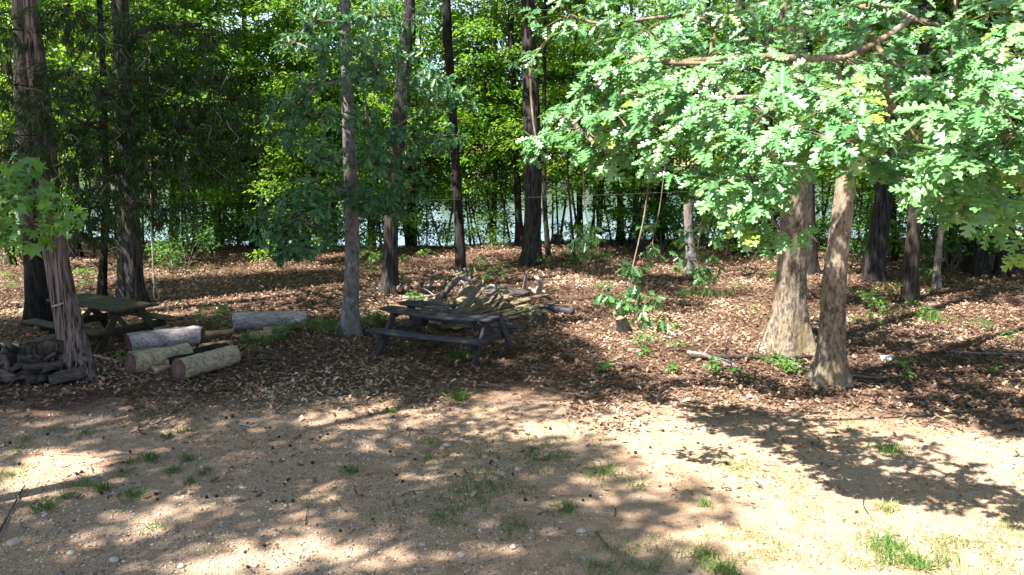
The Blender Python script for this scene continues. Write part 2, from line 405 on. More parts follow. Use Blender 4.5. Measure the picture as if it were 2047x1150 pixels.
def limbs(mb, net, r1=.009, power=.5, segs=6, mat=0, rmax=.12):
    Q, par, cnt, nt = net
    for e in range(nt, len(Q)):
        p = par[e]; ra = min(rmax, r1 * cnt[e] ** power); rb = ra if p < nt else min(rmax, r1 * cnt[p] ** power)
        pp = par[p] if p >= nt else -1
        d0 = Q[p] - Q[pp] if pp >= 0 else Q[e] - Q[p]
        m = (Q[p] + Q[e]) / 2 + d0 * .06
        V, Fq = tube(catmull([Q[p], m, Q[e]], 4), np.linspace(rb, ra, 4), segs); mb.add(V, Fq, mat)
def twigs(mb, A, B, r=.004, mat=1, sag=.05):
    for a, b in zip(A, B):
        m = (a + b) / 2; m = m + np.array([0, 0, sag]) * np.linalg.norm(b - a)
        V, Fq = tube(np.array([a, m, b]), np.array([r * 1.4, r, r * .7]), 3); mb.add(V, Fq, mat)
def blob(c, r, n, rng=RNG):
    d = unit(rng.normal(0, 1, (n, 3))); q = d * rng.random((n, 1)) ** .4
    return np.array(c) + q * np.array(r), d

# ---------------------------------------------------------------- trunks
def trunk_geo(mb, base, path, rad, flare=.8, lobes=5, ridge=.06, segs=16, ringstep=.25, seed=0, fx=12, fz=1.6, frange=.38):
    path = np.array(path); L = np.sum(np.linalg.norm(np.diff(path, axis=0), axis=1))
    n = max(8, int(L / ringstep)); pts = catmull(path, n); h = pts[:, 2] - pts[0, 2] 
    tt = np.linspace(0, 1, n); R = np.interp(tt, np.linspace(0, 1, len(rad)), rad)
    ph = seed * 1.7
    def rf(Rm, th, p):
        hh = (p[:, 2] - base[2])[:, None]; e = np.exp(-np.clip(hh, 0, None) / frange)
        lob = np.maximum(0, .5 + .5 * np.cos(lobes * th[None] + ph + .8 * np.sin(th[None] + ph)))
        Rm = Rm * (1 + flare * e * (.35 + .65 * lob ** 1.5) + .05 * np.sin(2 * th[None] + hh * .7 + ph))
        if ridge > 0:
            q = np.stack([np.cos(th)[None] * Rm * fx + seed, np.sin(th)[None] * Rm * fx + 7, hh * fz + 0 * Rm], -1)
            nn = vnoise(q.reshape(-1, 3)).reshape(Rm.shape); n2 = vnoise(q.reshape(-1, 3) * 2.3 + 9).reshape(Rm.shape)
            Rm = Rm * (1 + ridge * ((1 - np.abs(2 * nn - 1)) * -1.2 + .5 + .6 * (n2 - .5)))
        return Rm
    V, Fq = tube(pts, R, segs, rf); mb.add(V, Fq, 0)
    return pts
def trunk_path(base, way, top):
    b = G(*base); Y = b.y; pts = [Vector((b.x, Y, b.z - .2)), b]
    for (x, y) in way: pts.append(P(x, y, Y))
    a = pts[-1]; d = (pts[-1] - pts[-2]); d.normalize()
    d = (d + Vector((0, 0, 1.2))).normalized()
    if top > a.z + .5:
        pts.append(a + d * ((top - a.z) * .5 / d.z)); pts.append(a + d * ((top - a.z) / d.z) + Vector((.2, 0, 0)))
    return b, pts

# canopy crowns (three kinds shared by the tall trees); origin = the top of the bole (about 7 m up)
def canopy_mesh(seed, n_cl=15, rx=3.5, z0=-.3, z1=7.5, per=270, leaf=.17):
    rng = np.random.default_rng(seed); rr = random.Random(seed)
    cs = []
    while len(cs) < n_cl:
        z = rng.uniform(z0, z1); f = math.sin(PI * np.clip((z - z0 + 1.2) / (z1 - z0 + 2.0), 0, 1)) ** .7
        a = rng.uniform(0, 2 * PI); r = rx * f * math.sqrt(rng.random())
        cs.append((r * math.cos(a), r * math.sin(a), z))
    mb = MB(); net = branch_net([(0, 0, z) for z in np.linspace(-1.5, z1 - 1, 10)], cs, 1.0, rng=rr)
    limbs(mb, net, .016, .5, 4, 1)
    V, Fq = tube(np.array([(0, 0, -1.5), (0, 0, z1 - 1)]), [.10, .02], 6); mb.add(V, Fq, 1)
    for c in cs:
        s = rng.uniform(.65, 1.1); p, d = blob(c, (s, s, s * .5), per, rng)
        nr = np.zeros((per, 3)); nr[:, 2] = 1; nr += rng.normal(0, .45, (per, 3))
        l = d.copy(); l[:, 2] = l[:, 2] * .4 - .25
        scatter(mb, T_SIMPLE, p, l, nr, leaf * rng.uniform(.7, 1.2, per), np.clip(rng.normal(.5, .25, per), 0, 1))
    return mb
CANOPY = []
for s in (1, 2, 3):
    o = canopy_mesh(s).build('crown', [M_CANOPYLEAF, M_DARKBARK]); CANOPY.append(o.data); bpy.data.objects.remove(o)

def tall_tree(name, label, base, way, wpx, top=17, mat=None, flare=.8, segs=14, ring=.25, ridge=.08, crown=0, csc=1.0, group=None, seed=0, cz=7.0, lobes=5, part_mesh=None, frange=.38):
    b, path = trunk_path(base, way, top); r = wpx * .5 * depth_of(b) / F
    root = empty(name, b); tag(root, label, 'tree', group)
    mb = MB(); rad = [r * 1.02, r, r * .93, r * .85, r * .6, r * .25] if top > 9 else [r, r, r * .9, r * .8]
    pts = trunk_geo(mb, b, path, rad, flare, lobes, ridge, segs, ring, seed, frange=frange)
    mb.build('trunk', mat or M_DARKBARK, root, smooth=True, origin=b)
    if crown is not None:
        k = int(np.argmin(np.abs(pts[:, 2] - cz))); q = pts[k]
        c = bpy.data.objects.new('crown', CANOPY[crown % 3]); C.objects.link(c); c.parent = root
        c.location = (q[0] - b.x, q[1] - b.y, q[2] - b.z); c.rotation_euler = (0, 0, seed * 1.3); c.scale = (csc,) * 3
    return root, b, pts
# ---------------------------------------------------------------- the two oaks on the right
def leafy(root, b, clusters, trunk_nodes, tmpl, size, k, mats, seed, droop=.45, r1=.008, upb=.4, tmean=.5, tsd=.22, trunk_mb=None, spread=(45, 85), up=1.0, outn=.6, tw=True, sunface=0.0):
    """clusters: (centre, radius, rosettes). Limbs go into trunk_mb, leaves and twigs into the crown."""
    rng = np.random.default_rng(seed); rr = random.Random(seed)
    net = branch_net(trunk_nodes, [c for c, r, n in clusters], upb, rng=rr)
    if trunk_mb is not None: limbs(trunk_mb, net, r1)
    mb = MB()
    if trunk_mb is None: limbs(mb, net, r1, mat=1)
    for c, r, n in clusters:
        c = np.array(c); p, d = blob(c, (r, r, r * .6), n, rng); size_c = size * rng.uniform(.72, 1.2)
        hd = c - np.array(trunk_nodes[len(trunk_nodes) // 2]); hd[2] = 0; hd = hd / (np.linalg.norm(hd) + .01)
        dd = d * .8 + hd * .5; dd[:, 2] -= .15
        if tw: twigs(mb, np.repeat(c[None], n, 0) + (p - c) * .15, p, .0035)
        rosettes(mb, tmpl, p, dd, k, size_c, droop, spread, rng, tmean + rng.uniform(-.15, .15), tsd, up, outn, 0, sunface)
    mb.build('crown', mats, root, origin=b)

def px_clusters(lst, r, n): return [(P(x, y, Y), r * s, int(n * s)) for (x, y, Y, s) in lst]
def far_px(lst, f): return [(x, y - 24, Y * f, s) for (x, y, Y, s) in lst]

# oak in front
bB, pB = trunk_path((1655, 768), [(1662, 690), (1668, 560), (1687, 400), (1702, 220), (1712, 60)], 15)
oakB = empty('white_oak', bB); tag(oakB, 'pale oak in front at right, flared foot on the dirt edge, bright lobed leaves overhanging', 'tree')
rB = 23 * depth_of(bB) / F
mb = MB(); ptsB = trunk_geo(mb, bB, pB, [rB * 1.08, rB * 1.04, rB, rB * .97, rB * .85, rB * .72, rB * .68, rB * .5, rB * .2], 1.25, 5, .085, 72, .035, 3, 20, 3.2, .34)
cl = px_clusters(far_px([(1130, 255, 9.3, .7), (1180, 205, 9, 1), (1230, 170, 8.8, 1), (1290, 140, 8.8, 1), (1350, 150, 8.6, 1), (1170, 280, 9, 1), (1230, 250, 8.6, 1),
    (1290, 215, 8.3, 1), (1210, 325, 8.8, .8), (1270, 310, 8.5, 1), (1340, 290, 8, 1), (1350, 220, 8.2, 1), (1400, 190, 8, 1), (1310, 345, 8.3, .7), (1395, 350, 7.8, 1), (1420, 270, 7.6, 1),
    (1460, 220, 7.6, 1), (1470, 310, 7.3, 1), (1440, 390, 7.6, .9), (1500, 380, 7.2, 1), (1520, 440, 7.1, .9), (1555, 480, 7.1, .7), (1540, 330, 6.8, 1),
    (1530, 250, 7, 1), (1660, 300, 6.6, 1), (1680, 240, 6.7, 1), (1730, 330, 6.9, .8), (1760, 365, 7, .7), (1710, 285, 6.7, 1), (1480, 150, 8, 1), (1560, 180, 7.8, 1), (1630, 210, 7.2, 1),
    (1850, 385, 6.6, .9), (1890, 340, 6.3, 1), (1880, 425, 6.4, .8), (1940, 380, 6.2, 1), (1960, 300, 5.9, .9), (1935, 260, 6, .8), (2000, 235, 5.7, 1), (2030, 290, 5.7, 1), (2000, 430, 6.6, 1), (2045, 375, 6.2, 1), (2050, 490, 6.6, .8), (2090, 330, 6, 1), (2100, 430, 6.3, 1), (2100, 200, 6, 1),
    (2040, 140, 7.5, 1), (1980, 120, 8, 1), (1930, 170, 8.3, 1), (1870, 200, 8.5, .8), (1860, 260, 8.6, .7), (1800, 160, 8.8, .9), (2080, 60, 8, 1.1), (1990, 50, 8.6, 1.1), (1900, 80, 9, 1.1), (1820, 60, 9.2, 1), (1750, 110, 9, 1), (1690, 140, 8.8, .9), (1720, 40, 9.5, 1), (1850, 330, 10, .9), (1960, 210, 9.5, 1), (1790, 250, 10, .9)], 1.08), .34, 10)
leafy(oakB, bB, cl, [p for p in ptsB if 2.9 < p[2] < 6.4], T_OAK, .20, 5, [M_OAKLEAF, M_TWIG], 21, trunk_mb=mb, r1=.0048, droop=.5, outn=.6, sunface=.6, tsd=.25)
mb.build('trunk', M_OAKBARK, oakB, smooth=True, origin=bB)
def drooping(root, b, top, pts, clusters, seed, size=.15):
    rng = np.random.default_rng(seed); dm = MB(); path = catmull([np.array(top)] + [np.array(p) for p in pts], 24)
    V, Fq = tube(path, np.linspace(.009, .004, 24), 5); dm.add(V, Fq, 1)
    for c, r_, n in clusters:
        c = np.array(c); q = path[int(np.argmin(np.linalg.norm(path - c, axis=1)))]; V, Fq = tube(catmull([q, (q + c) / 2 + [0, 0, .03], c], 6), np.linspace(.005, .003, 6), 4); dm.add(V, Fq, 1)
        p, d = blob(c, (r_, r_, r_ * .8), n, rng); twigs(dm, np.repeat(c[None], n, 0), p, .002); d[:, 2] -= .4
        rosettes(dm, T_LOBED, p, d, 4, size, .6, (40, 80), rng, .5, .25, .6, .9, 0, .15)
    dm.build('drooping_branch', [M_DROOPLEAF, M_TWIG], root, origin=b)
drooping(oakB, bB, P(1300, 330, 9.2), [P(1288, 430, 9.2), P(1268, 520, 9.1), P(1258, 570, 9), P(1285, 610, 9), P(1325, 630, 8.9)], px_clusters([(1222, 582, 9, 1), (1205, 580, 9, .7), (1268, 530, 9.1, .8), (1262, 562, 9, .9), (1247, 605, 8.9, 1), (1285, 630, 8.9, 1), (1315, 600, 9, .6), (1330, 635, 8.9, .7), (1292, 590, 9, .7), (1268, 640, 8.9, .6)], .11, 5), 211, .115)
def add_canopy(root, b, pts, cz, k, sc, rz):
    q = pts[int(np.argmin(np.abs(pts[:, 2] - cz)))]
    c = bpy.data.objects.new('crown', CANOPY[k]); C.objects.link(c); c.parent = root
    c.location = (q[0] - b.x, q[1] - b.y, q[2] - b.z); c.rotation_euler = (0, 0, rz); c.scale = (sc,) * 3
add_canopy(oakB, bB, ptsB, 7.8, 0, 1.35, .4)
shade_up_cl = [(Vector((x, y, z)), .8, 36) for (x, y, z) in [(1.2, 8.2, 8.6), (2.1, 7.6, 8.2), (2.9, 8.4, 8.9), (3.6, 7.7, 8.3), (4.3, 8.6, 8.8), (1.9, 9.2, 9.3), (2.8, 9.7, 9.6), (3.8, 9.4, 9.2), (4.9, 9.3, 9.5), (1.0, 9.6, 8.4), (3.3, 10.5, 9.8), (5.2, 7.9, 8.4), (4.6, 7.0, 7.8)]]  # unseen clumps above the view, added to shade the leaves below
rngU = np.random.default_rng(77); um = MB(); net = branch_net([p for p in ptsB if 6 < p[2] < 10], [c for c, r_, n in shade_up_cl], .4, rng=random.Random(78)); limbs(um, net, .012, mat=1)
for c, r_, n in shade_up_cl:
    p, d = blob(c, (r_, r_, r_ * .5), n, rngU); twigs(um, np.repeat(np.array(c)[None], n, 0), p, .004); rosettes(um, T_LOBED, p, d, 6, .18, .4, (45, 85), rngU)
um.build('crown', [M_OAKLEAF, M_TWIG], oakB, origin=bB)
# oak just behind it
bA, pA = trunk_path((1575, 702), [(1578, 640), (1583, 500), (1592, 340), (1588, 200), (1575, 60)], 16)
oakA = empty('white_oak', bA); tag(oakA, 'thick brown grey oak just behind the front pale oak, with a wide buttressed base', 'tree')
rA = 30 * depth_of(bA) / F
mb = MB(); ptsA = trunk_geo(mb, bA, pA, [rA * 1.12, rA * 1.08, rA, rA * .93, rA * .85, rA * .6, rA * .5, rA * .4, rA * .2], 1.15, 4, .085, 72, .04, 8, 18, 2.8, .45)
cl = px_clusters([(1140, 30, 11, 1), (1210, 50, 11, 1), (1290, 60, 10.5, 1), (1370, 30, 11, 1), (1440, 50, 11, 1), (1490, 20, 11.5, 1), (1530, 90, 11, 1), (1590, 30, 11, 1), (1640, 80, 11.5, 1), (1420, 110, 10.5, .8),
    (1330, 90, 10.5, .9), (1660, 20, 12, 1), (1770, 30, 12, 1), (1600, 130, 11, .9), (1690, 190, 12, .9), (1780, 140, 12.5, 1), (1840, 130, 12.5, 1), (1760, 300, 12.8, .8), (1900, 280, 13, .9), (1830, 260, 13, 1), (1980, 180, 13, 1), (1520, 200, 11.5, .7), (1540, 300, 12, .5)], .46, 15)
cl += px_clusters([(1060, 125, 11, .6), (1075, 300, 10.6, .5), (1055, 275, 10.6, .4)], .36, 14)
leafy(oakA, bA, cl, [p for p in ptsA if 3.0 < p[2] < 6.5], T_OAK, .17, 5, [M_OAKLEAF, M_TWIG], 22, trunk_mb=mb, r1=.009, tmean=.35, sunface=.5)
mb.build('trunk', M_OAKBARK, oakA, smooth=True, origin=bA)
drooping(oakA, bA, P(1165, 330, 11.5), [P(1170, 420, 11.5), P(1180, 470, 11.5), P(1150, 492, 11.5)], px_clusters([(1150, 492, 11.5, .8), (1185, 468, 11.5, .9), (1165, 478, 11.5, .5)], .17, 6), 212, .13)
drooping(oakA, bA, P(1330, 330, 12), [P(1318, 420, 12), P(1305, 480, 12), P(1312, 515, 12)], px_clusters([(1300, 490, 12, .7), (1310, 515, 12, .6), (1290, 455, 12, .6)], .17, 6), 213, .12)
drooping(oakA, bA, P(1420, 340, 12), [P(1405, 430, 12), P(1395, 500, 12), P(1398, 545, 12)], px_clusters([(1370, 475, 12, .6), (1365, 520, 12, .7), (1412, 500, 12, .9), (1395, 545, 12, .8), (1430, 470, 12, .7), (1400, 450, 12, .6), (1420, 530, 12, .7)], .2, 7), 214, .12)
add_canopy(oakA, bA, ptsA, 8.4, 1, 1.5, 2.0)

# ---------------------------------------------------------------- grey trunked oak in the centre left, blue green shaded leaves
bC, pC = trunk_path((700, 668), [(702, 600), (704, 500), (702, 380), (696, 240), (691, 80), (690, 0)], 11)
oakC = empty('young_oak', bC); tag(oakC, 'young oak with smooth grey trunk and blue green shaded leaves, left of the broken table', 'tree')
rC = 15.5 * depth_of(bC) / F
mb = MB(); ptsC = trunk_geo(mb, bC, pC, [rC * 1.15, rC * 1.1, rC, rC * .95, rC * .85, rC * .7, rC * .6, rC * .4, rC * .15], 1.0, 5, .05, 40, .06, 4, 18, 5, .30)
cl = px_clusters([(690, 20, 16, 1), (630, 40, 15.5, 1), (745, 30, 15.5, 1), (590, 85, 15.5, .9), (655, 105, 15, 1), (750, 90, 15, 1), (805, 115, 15.5, 1), (865, 150, 15.3, 1), (775, 165, 14.8, 1), (715, 150, 15, .7),
    (635, 170, 15, 1), (590, 215, 15, 1), (550, 235, 15.2, 1), (640, 235, 14.6, 1), (615, 290, 14.6, 1), (735, 240, 14.8, .8), (770, 270, 14.8, 1), (825, 285, 15, 1), (885, 270, 15.3, 1), (850, 215, 15.4, 1), (915, 195, 15.6, .9), (570, 275, 15, .8), (655, 315, 14.6, .8),
    (745, 315, 14.8, .8), (790, 340, 15, 1), (820, 375, 15.2, .9), (560, 405, 15, .9), (600, 435, 14.6, 1), (555, 460, 14.8, 1), (640, 415, 14.8, .9), (580, 490, 14.6, .8), (645, 455, 14.8, .9), (530, 430, 15, .7), (730, 395, 15.3, .9), (670, 375, 15.3, .7), (765, 405, 15.3, .9), (800, 420, 15.4, .7), (625, 375, 14.8, .8), (600, 490, 14.5, .7), (570, 505, 14.5, .4), (655, 485, 14.7, .5),
    (640, -40, 16, 1.2), (740, -50, 16, 1.2), (820, 40, 16, .9)], .44, 19)
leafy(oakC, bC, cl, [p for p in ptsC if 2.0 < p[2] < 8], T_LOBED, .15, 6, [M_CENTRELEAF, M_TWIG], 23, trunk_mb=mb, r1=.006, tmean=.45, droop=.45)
mb.build('trunk', M_GREYBARK, oakC, smooth=True, origin=bC)
add_canopy(oakC, bC, ptsC, 8.4, 2, .7, .7)

# ---------------------------------------------------------------- cedar at the left
T_NEEDLE = half([(0, 0), (.05, .3), (.045, .7), (0, 1)], .1, .1)
bD, pD = trunk_path((152, 752), [(146, 690), (122, 570), (100, 420), (86, 260), (70, 100), (60, 0)], 13)
cedar = empty('red_cedar', bD); tag(cedar, 'leaning cedar with shaggy reddish grey bark at left, dark feathery foliage', 'tree')
rD = 25 * depth_of(bD) / F
mb = MB(); ptsD = trunk_geo(mb, bD, pD, [rD * 1.2, rD * 1.15, rD, rD * .95, rD * .85, rD * .75, rD * .6, rD * .35, rD * .1], 1.1, 3, .15, 64, .05, 6, 22, .9, .30)
mb.build('trunk', M_CEDARBARK, cedar, smooth=True, origin=bD)
rngD = np.random.default_rng(31); rrD = random.Random(31)
cl = [(P(x, y, Y), .5 * s, int(60 * s)) for (x, y, Y, s) in [(190, 60, 13, 1), (280, 40, 13, 1), (300, 110, 13.5, 1), (390, 150, 13.3, 1.1), (470, 200, 13.5, 1), (350, 210, 13, 1.1), (430, 240, 13.2, 1), (250, 270, 12.5, 1.1), (390, 300, 12.8, 1), (310, 340, 12.3, 1.1), (210, 350, 12, 1.1),
    (250, 410, 11.8, 1), (160, 420, 11.8, .9), (500, 280, 13.5, .8), (20, 60, 13, 1), (30, 170, 12.8, 1.1), (15, 270, 12.3, 1.1), (140, 290, 12, 1), (130, 150, 12.5, 1), (210, 180, 12.4, 1.1), (420, 70, 13.5, .9), (120, 20, 13, 1), (60, 330, 12, .9), (330, 420, 12.2, .9), (190, 460, 12, .6), (290, 220, 13, 1), (100, 220, 12, .9), (350, 270, 12.6, 1), (450, 340, 13, .8), (270, 150, 12.8, 1), (170, 250, 12.2, 1), (230, 310, 12.2, 1)]]
net = branch_net([p for p in ptsD if 2.6 < p[2] < 8], [c for c, r, n in cl], 1.4, rng=rrD)
mb = MB(); limbs(mb, net, .007, .5, 5, 1)
for c, r, n in cl:
    c = np.array(c); p, d = blob(c, (r, r, r * .55), n, rngD); dd = d.copy(); dd[:, 2] -= .5
    twigs(mb, np.repeat(c[None], n // 3, 0), p[:n // 3], .003)
    rosettes(mb, T_NEEDLE, p, dd, 9, .15, .5, (10, 60), rngD, .45, .25, .6, .3)
for q in range(110):
    c = np.array(cl[rrD.randrange(len(cl))][0]) + rngD.normal(0, .3, 3); pth = [c]
    for s in range(4): pth.append(pth[-1] + np.array([rrD.uniform(-.14, .14), rrD.uniform(-.14, .14), rrD.uniform(-.17, .05)]))
    V, Fq = tube(catmull(pth, 9), np.linspace(.0065, .002, 9), 3); mb.add(V, Fq, 2)
mb.build('crown', [M_CEDARLEAF, M_MIDBARK, M_DEADTWIG], cedar, origin=bD)
mb = MB(); q = P(108, 612, bD.y - .17); q2 = P(127, 606, bD.y - .19); dv = np.array(q2 - q)
V, Fq = tube(catmull([np.array(q) - dv * .2, np.array(q) + dv * .5 + np.array([0, -.02, 0]), np.array(q2)], 7), .014, 6); mb.add(V, [Fq] + caps(7, 6))
mb.build('broken_branch_stub', M_DRIFT, cedar, origin=bD)

# ---------------------------------------------------------------- sweetgum reaching in from the left edge
bE = Vector((-6.2, 7.6, gz(-6.2, 7.6)))
gum = empty('sweetgum_tree', bE); tag(gum, 'sweetgum whose low branch of bright star shaped leaves reaches in at the left edge', 'tree')
mb = MB(); ptsE = trunk_geo(mb, bE, [bE + Vector((0, 0, -.2)), bE, bE + Vector((.1, 0, 4)), bE + Vector((0, .2, 11))], [.14, .13, .1, .03], .6, 5, .06, 20, .15, 2)
cl = px_clusters([(25, 365, 7.7, 1), (70, 395, 7.6, 1), (15, 420, 7.7, 1), (105, 430, 7.5, 1), (60, 450, 7.5, 1), (128, 440, 7.5, .6), (5, 455, 7.7, .8), (45, 350, 7.8, .7), (75, 475, 7.5, .5), (-40, 390, 7.8, 1), (-50, 440, 7.7, 1), (-90, 350, 7.8, 1), (115, 410, 7.6, .6), (20, 330, 7.9, .5)], .2, 9)
leafy(gum, bE, cl, [p for p in ptsE if 2.4 < p[2] < 4], T_STAR, .13, 3, [M_GUMLEAF, M_TWIG], 24, trunk_mb=mb, r1=.005, droop=.35, spread=(50, 95), up=.6, outn=.2)
mb.build('trunk', M_MIDBARK, gum, smooth=True, origin=bE)
add_canopy(gum, bE, ptsE, 6.5, 2, .75, 1.0)

# ---------------------------------------------------------------- tall trees of the wood (trunks seen, crowns mostly above the frame)
LAND = []          # (pixel x, phrase) of trees that help to find others
def tt(name, label, base, way, wpx, **k):
    r = tall_tree(name, label, base, way, wpx, **k); return r
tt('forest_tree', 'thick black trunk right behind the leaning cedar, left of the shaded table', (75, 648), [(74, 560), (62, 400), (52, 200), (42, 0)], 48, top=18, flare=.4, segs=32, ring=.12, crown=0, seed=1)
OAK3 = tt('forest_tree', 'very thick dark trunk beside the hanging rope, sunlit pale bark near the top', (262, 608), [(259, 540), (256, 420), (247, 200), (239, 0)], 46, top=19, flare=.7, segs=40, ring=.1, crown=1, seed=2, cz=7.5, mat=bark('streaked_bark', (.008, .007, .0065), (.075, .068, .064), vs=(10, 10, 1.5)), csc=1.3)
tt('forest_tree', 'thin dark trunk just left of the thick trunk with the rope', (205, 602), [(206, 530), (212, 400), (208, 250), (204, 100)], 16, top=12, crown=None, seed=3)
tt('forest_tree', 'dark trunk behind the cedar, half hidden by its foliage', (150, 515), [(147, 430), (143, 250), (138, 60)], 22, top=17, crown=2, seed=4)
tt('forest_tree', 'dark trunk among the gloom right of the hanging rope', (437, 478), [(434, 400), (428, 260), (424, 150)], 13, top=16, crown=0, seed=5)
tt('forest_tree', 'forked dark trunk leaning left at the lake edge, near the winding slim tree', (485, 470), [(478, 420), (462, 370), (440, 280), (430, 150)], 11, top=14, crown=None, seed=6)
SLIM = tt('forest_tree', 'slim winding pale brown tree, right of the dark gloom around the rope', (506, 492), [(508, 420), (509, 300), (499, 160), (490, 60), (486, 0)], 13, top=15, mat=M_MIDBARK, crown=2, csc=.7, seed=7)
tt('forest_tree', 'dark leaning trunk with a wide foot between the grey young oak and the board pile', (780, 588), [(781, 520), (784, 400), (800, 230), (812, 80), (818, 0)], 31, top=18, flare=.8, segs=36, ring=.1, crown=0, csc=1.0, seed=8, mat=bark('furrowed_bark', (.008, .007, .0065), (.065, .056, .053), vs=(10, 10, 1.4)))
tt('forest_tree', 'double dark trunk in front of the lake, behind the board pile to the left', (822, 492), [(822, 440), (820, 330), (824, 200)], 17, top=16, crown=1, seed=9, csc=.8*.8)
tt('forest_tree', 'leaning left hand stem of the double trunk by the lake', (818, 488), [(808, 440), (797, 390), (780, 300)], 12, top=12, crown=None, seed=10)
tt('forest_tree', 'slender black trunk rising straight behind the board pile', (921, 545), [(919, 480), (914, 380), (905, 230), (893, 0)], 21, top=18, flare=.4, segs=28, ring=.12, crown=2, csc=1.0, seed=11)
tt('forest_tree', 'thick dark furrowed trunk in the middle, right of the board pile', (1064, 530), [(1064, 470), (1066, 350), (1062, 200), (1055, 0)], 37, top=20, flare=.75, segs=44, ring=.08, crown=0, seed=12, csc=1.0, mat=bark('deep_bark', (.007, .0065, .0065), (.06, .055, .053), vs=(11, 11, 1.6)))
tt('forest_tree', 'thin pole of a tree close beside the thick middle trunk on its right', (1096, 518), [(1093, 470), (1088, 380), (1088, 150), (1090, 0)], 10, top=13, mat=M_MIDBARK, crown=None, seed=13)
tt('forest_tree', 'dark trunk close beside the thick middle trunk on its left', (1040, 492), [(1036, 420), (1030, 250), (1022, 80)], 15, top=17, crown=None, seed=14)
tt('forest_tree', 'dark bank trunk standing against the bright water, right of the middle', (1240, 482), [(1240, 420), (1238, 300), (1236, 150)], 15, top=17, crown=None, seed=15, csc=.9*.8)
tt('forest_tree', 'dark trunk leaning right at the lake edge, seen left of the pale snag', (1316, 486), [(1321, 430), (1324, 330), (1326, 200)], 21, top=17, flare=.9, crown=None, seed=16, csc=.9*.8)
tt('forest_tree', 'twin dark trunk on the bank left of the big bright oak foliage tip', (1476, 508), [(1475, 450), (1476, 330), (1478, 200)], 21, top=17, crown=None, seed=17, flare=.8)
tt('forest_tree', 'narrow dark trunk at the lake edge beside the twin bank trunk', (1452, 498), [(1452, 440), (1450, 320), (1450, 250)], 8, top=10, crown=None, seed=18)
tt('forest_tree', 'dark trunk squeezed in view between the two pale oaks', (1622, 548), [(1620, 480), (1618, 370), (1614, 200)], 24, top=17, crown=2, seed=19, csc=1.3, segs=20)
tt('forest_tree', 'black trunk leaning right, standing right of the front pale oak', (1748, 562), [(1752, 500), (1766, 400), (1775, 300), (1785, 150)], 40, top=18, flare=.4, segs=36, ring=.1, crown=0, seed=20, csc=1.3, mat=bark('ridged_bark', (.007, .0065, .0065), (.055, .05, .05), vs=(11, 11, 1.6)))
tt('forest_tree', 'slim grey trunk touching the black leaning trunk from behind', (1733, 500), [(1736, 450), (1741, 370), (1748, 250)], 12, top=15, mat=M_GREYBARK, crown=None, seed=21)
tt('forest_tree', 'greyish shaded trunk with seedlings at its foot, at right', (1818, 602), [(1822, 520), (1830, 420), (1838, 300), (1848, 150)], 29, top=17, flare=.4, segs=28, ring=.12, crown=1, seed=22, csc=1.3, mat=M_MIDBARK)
tt('forest_tree', 'thin trunk with a sun struck patch, right of the greyish shaded trunk', (1871, 578), [(1874, 520), (1882, 450), (1886, 380)], 13, top=12, mat=bark('sunpatch_bark', (.05, .04, .035), (.34, .28, .24), vs=(4, 4, 2)), crown=None, seed=23)  # sun patch painted as pale patches in the bark colour
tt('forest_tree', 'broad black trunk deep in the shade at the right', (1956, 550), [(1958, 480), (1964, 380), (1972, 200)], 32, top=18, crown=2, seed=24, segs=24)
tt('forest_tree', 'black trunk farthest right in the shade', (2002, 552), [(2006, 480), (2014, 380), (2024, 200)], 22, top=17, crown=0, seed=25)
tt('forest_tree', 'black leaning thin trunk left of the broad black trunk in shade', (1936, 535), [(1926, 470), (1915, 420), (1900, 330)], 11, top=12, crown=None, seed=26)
BANKT = []
for k, (x, y, w, lean) in enumerate([(345, 492, 13, 4), (392, 482, 10, -8), (560, 478, 9, 10), (612, 484, 12, -5), (664, 480, 9, 14), (742, 486, 12, -6), (985, 481, 11, 6), (1160, 477, 13, -4), (1197, 476, 11, 8), (1276, 482, 9, -14), (1405, 492, 10, 9), (1545, 505, 13, -6), (1692, 500, 10, 12), (1790, 520, 12, -8), (1902, 528, 14, 6), (20, 530, 18, -4)]):
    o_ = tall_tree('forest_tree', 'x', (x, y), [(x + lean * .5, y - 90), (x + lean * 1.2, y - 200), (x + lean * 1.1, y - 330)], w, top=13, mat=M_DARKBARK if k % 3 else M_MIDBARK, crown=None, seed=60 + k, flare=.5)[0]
    o_['group'] = 'dark trunks along the lake bank'; BANKT.append(o_)
# snag: pale broken trunk
bS, pS = trunk_path((1384, 548), [(1381, 510), (1377, 460), (1375, 425), (1374, 408)], 0)
sn = empty('snag', bS); tag(sn, 'pale grey dead trunk broken off short, mid right on the leaf litter', 'dead tree')
mb = MB(); r = 9 * depth_of(bS) / F; trunk_geo(mb, bS, pS, [r * 1.25, r * 1.1, r, r * .95, r * .8], 1.0, 4, .08, 24, .08, 5, 14, 3)
mb.build('trunk', M_GREYBARK, sn, smooth=True, origin=bS)

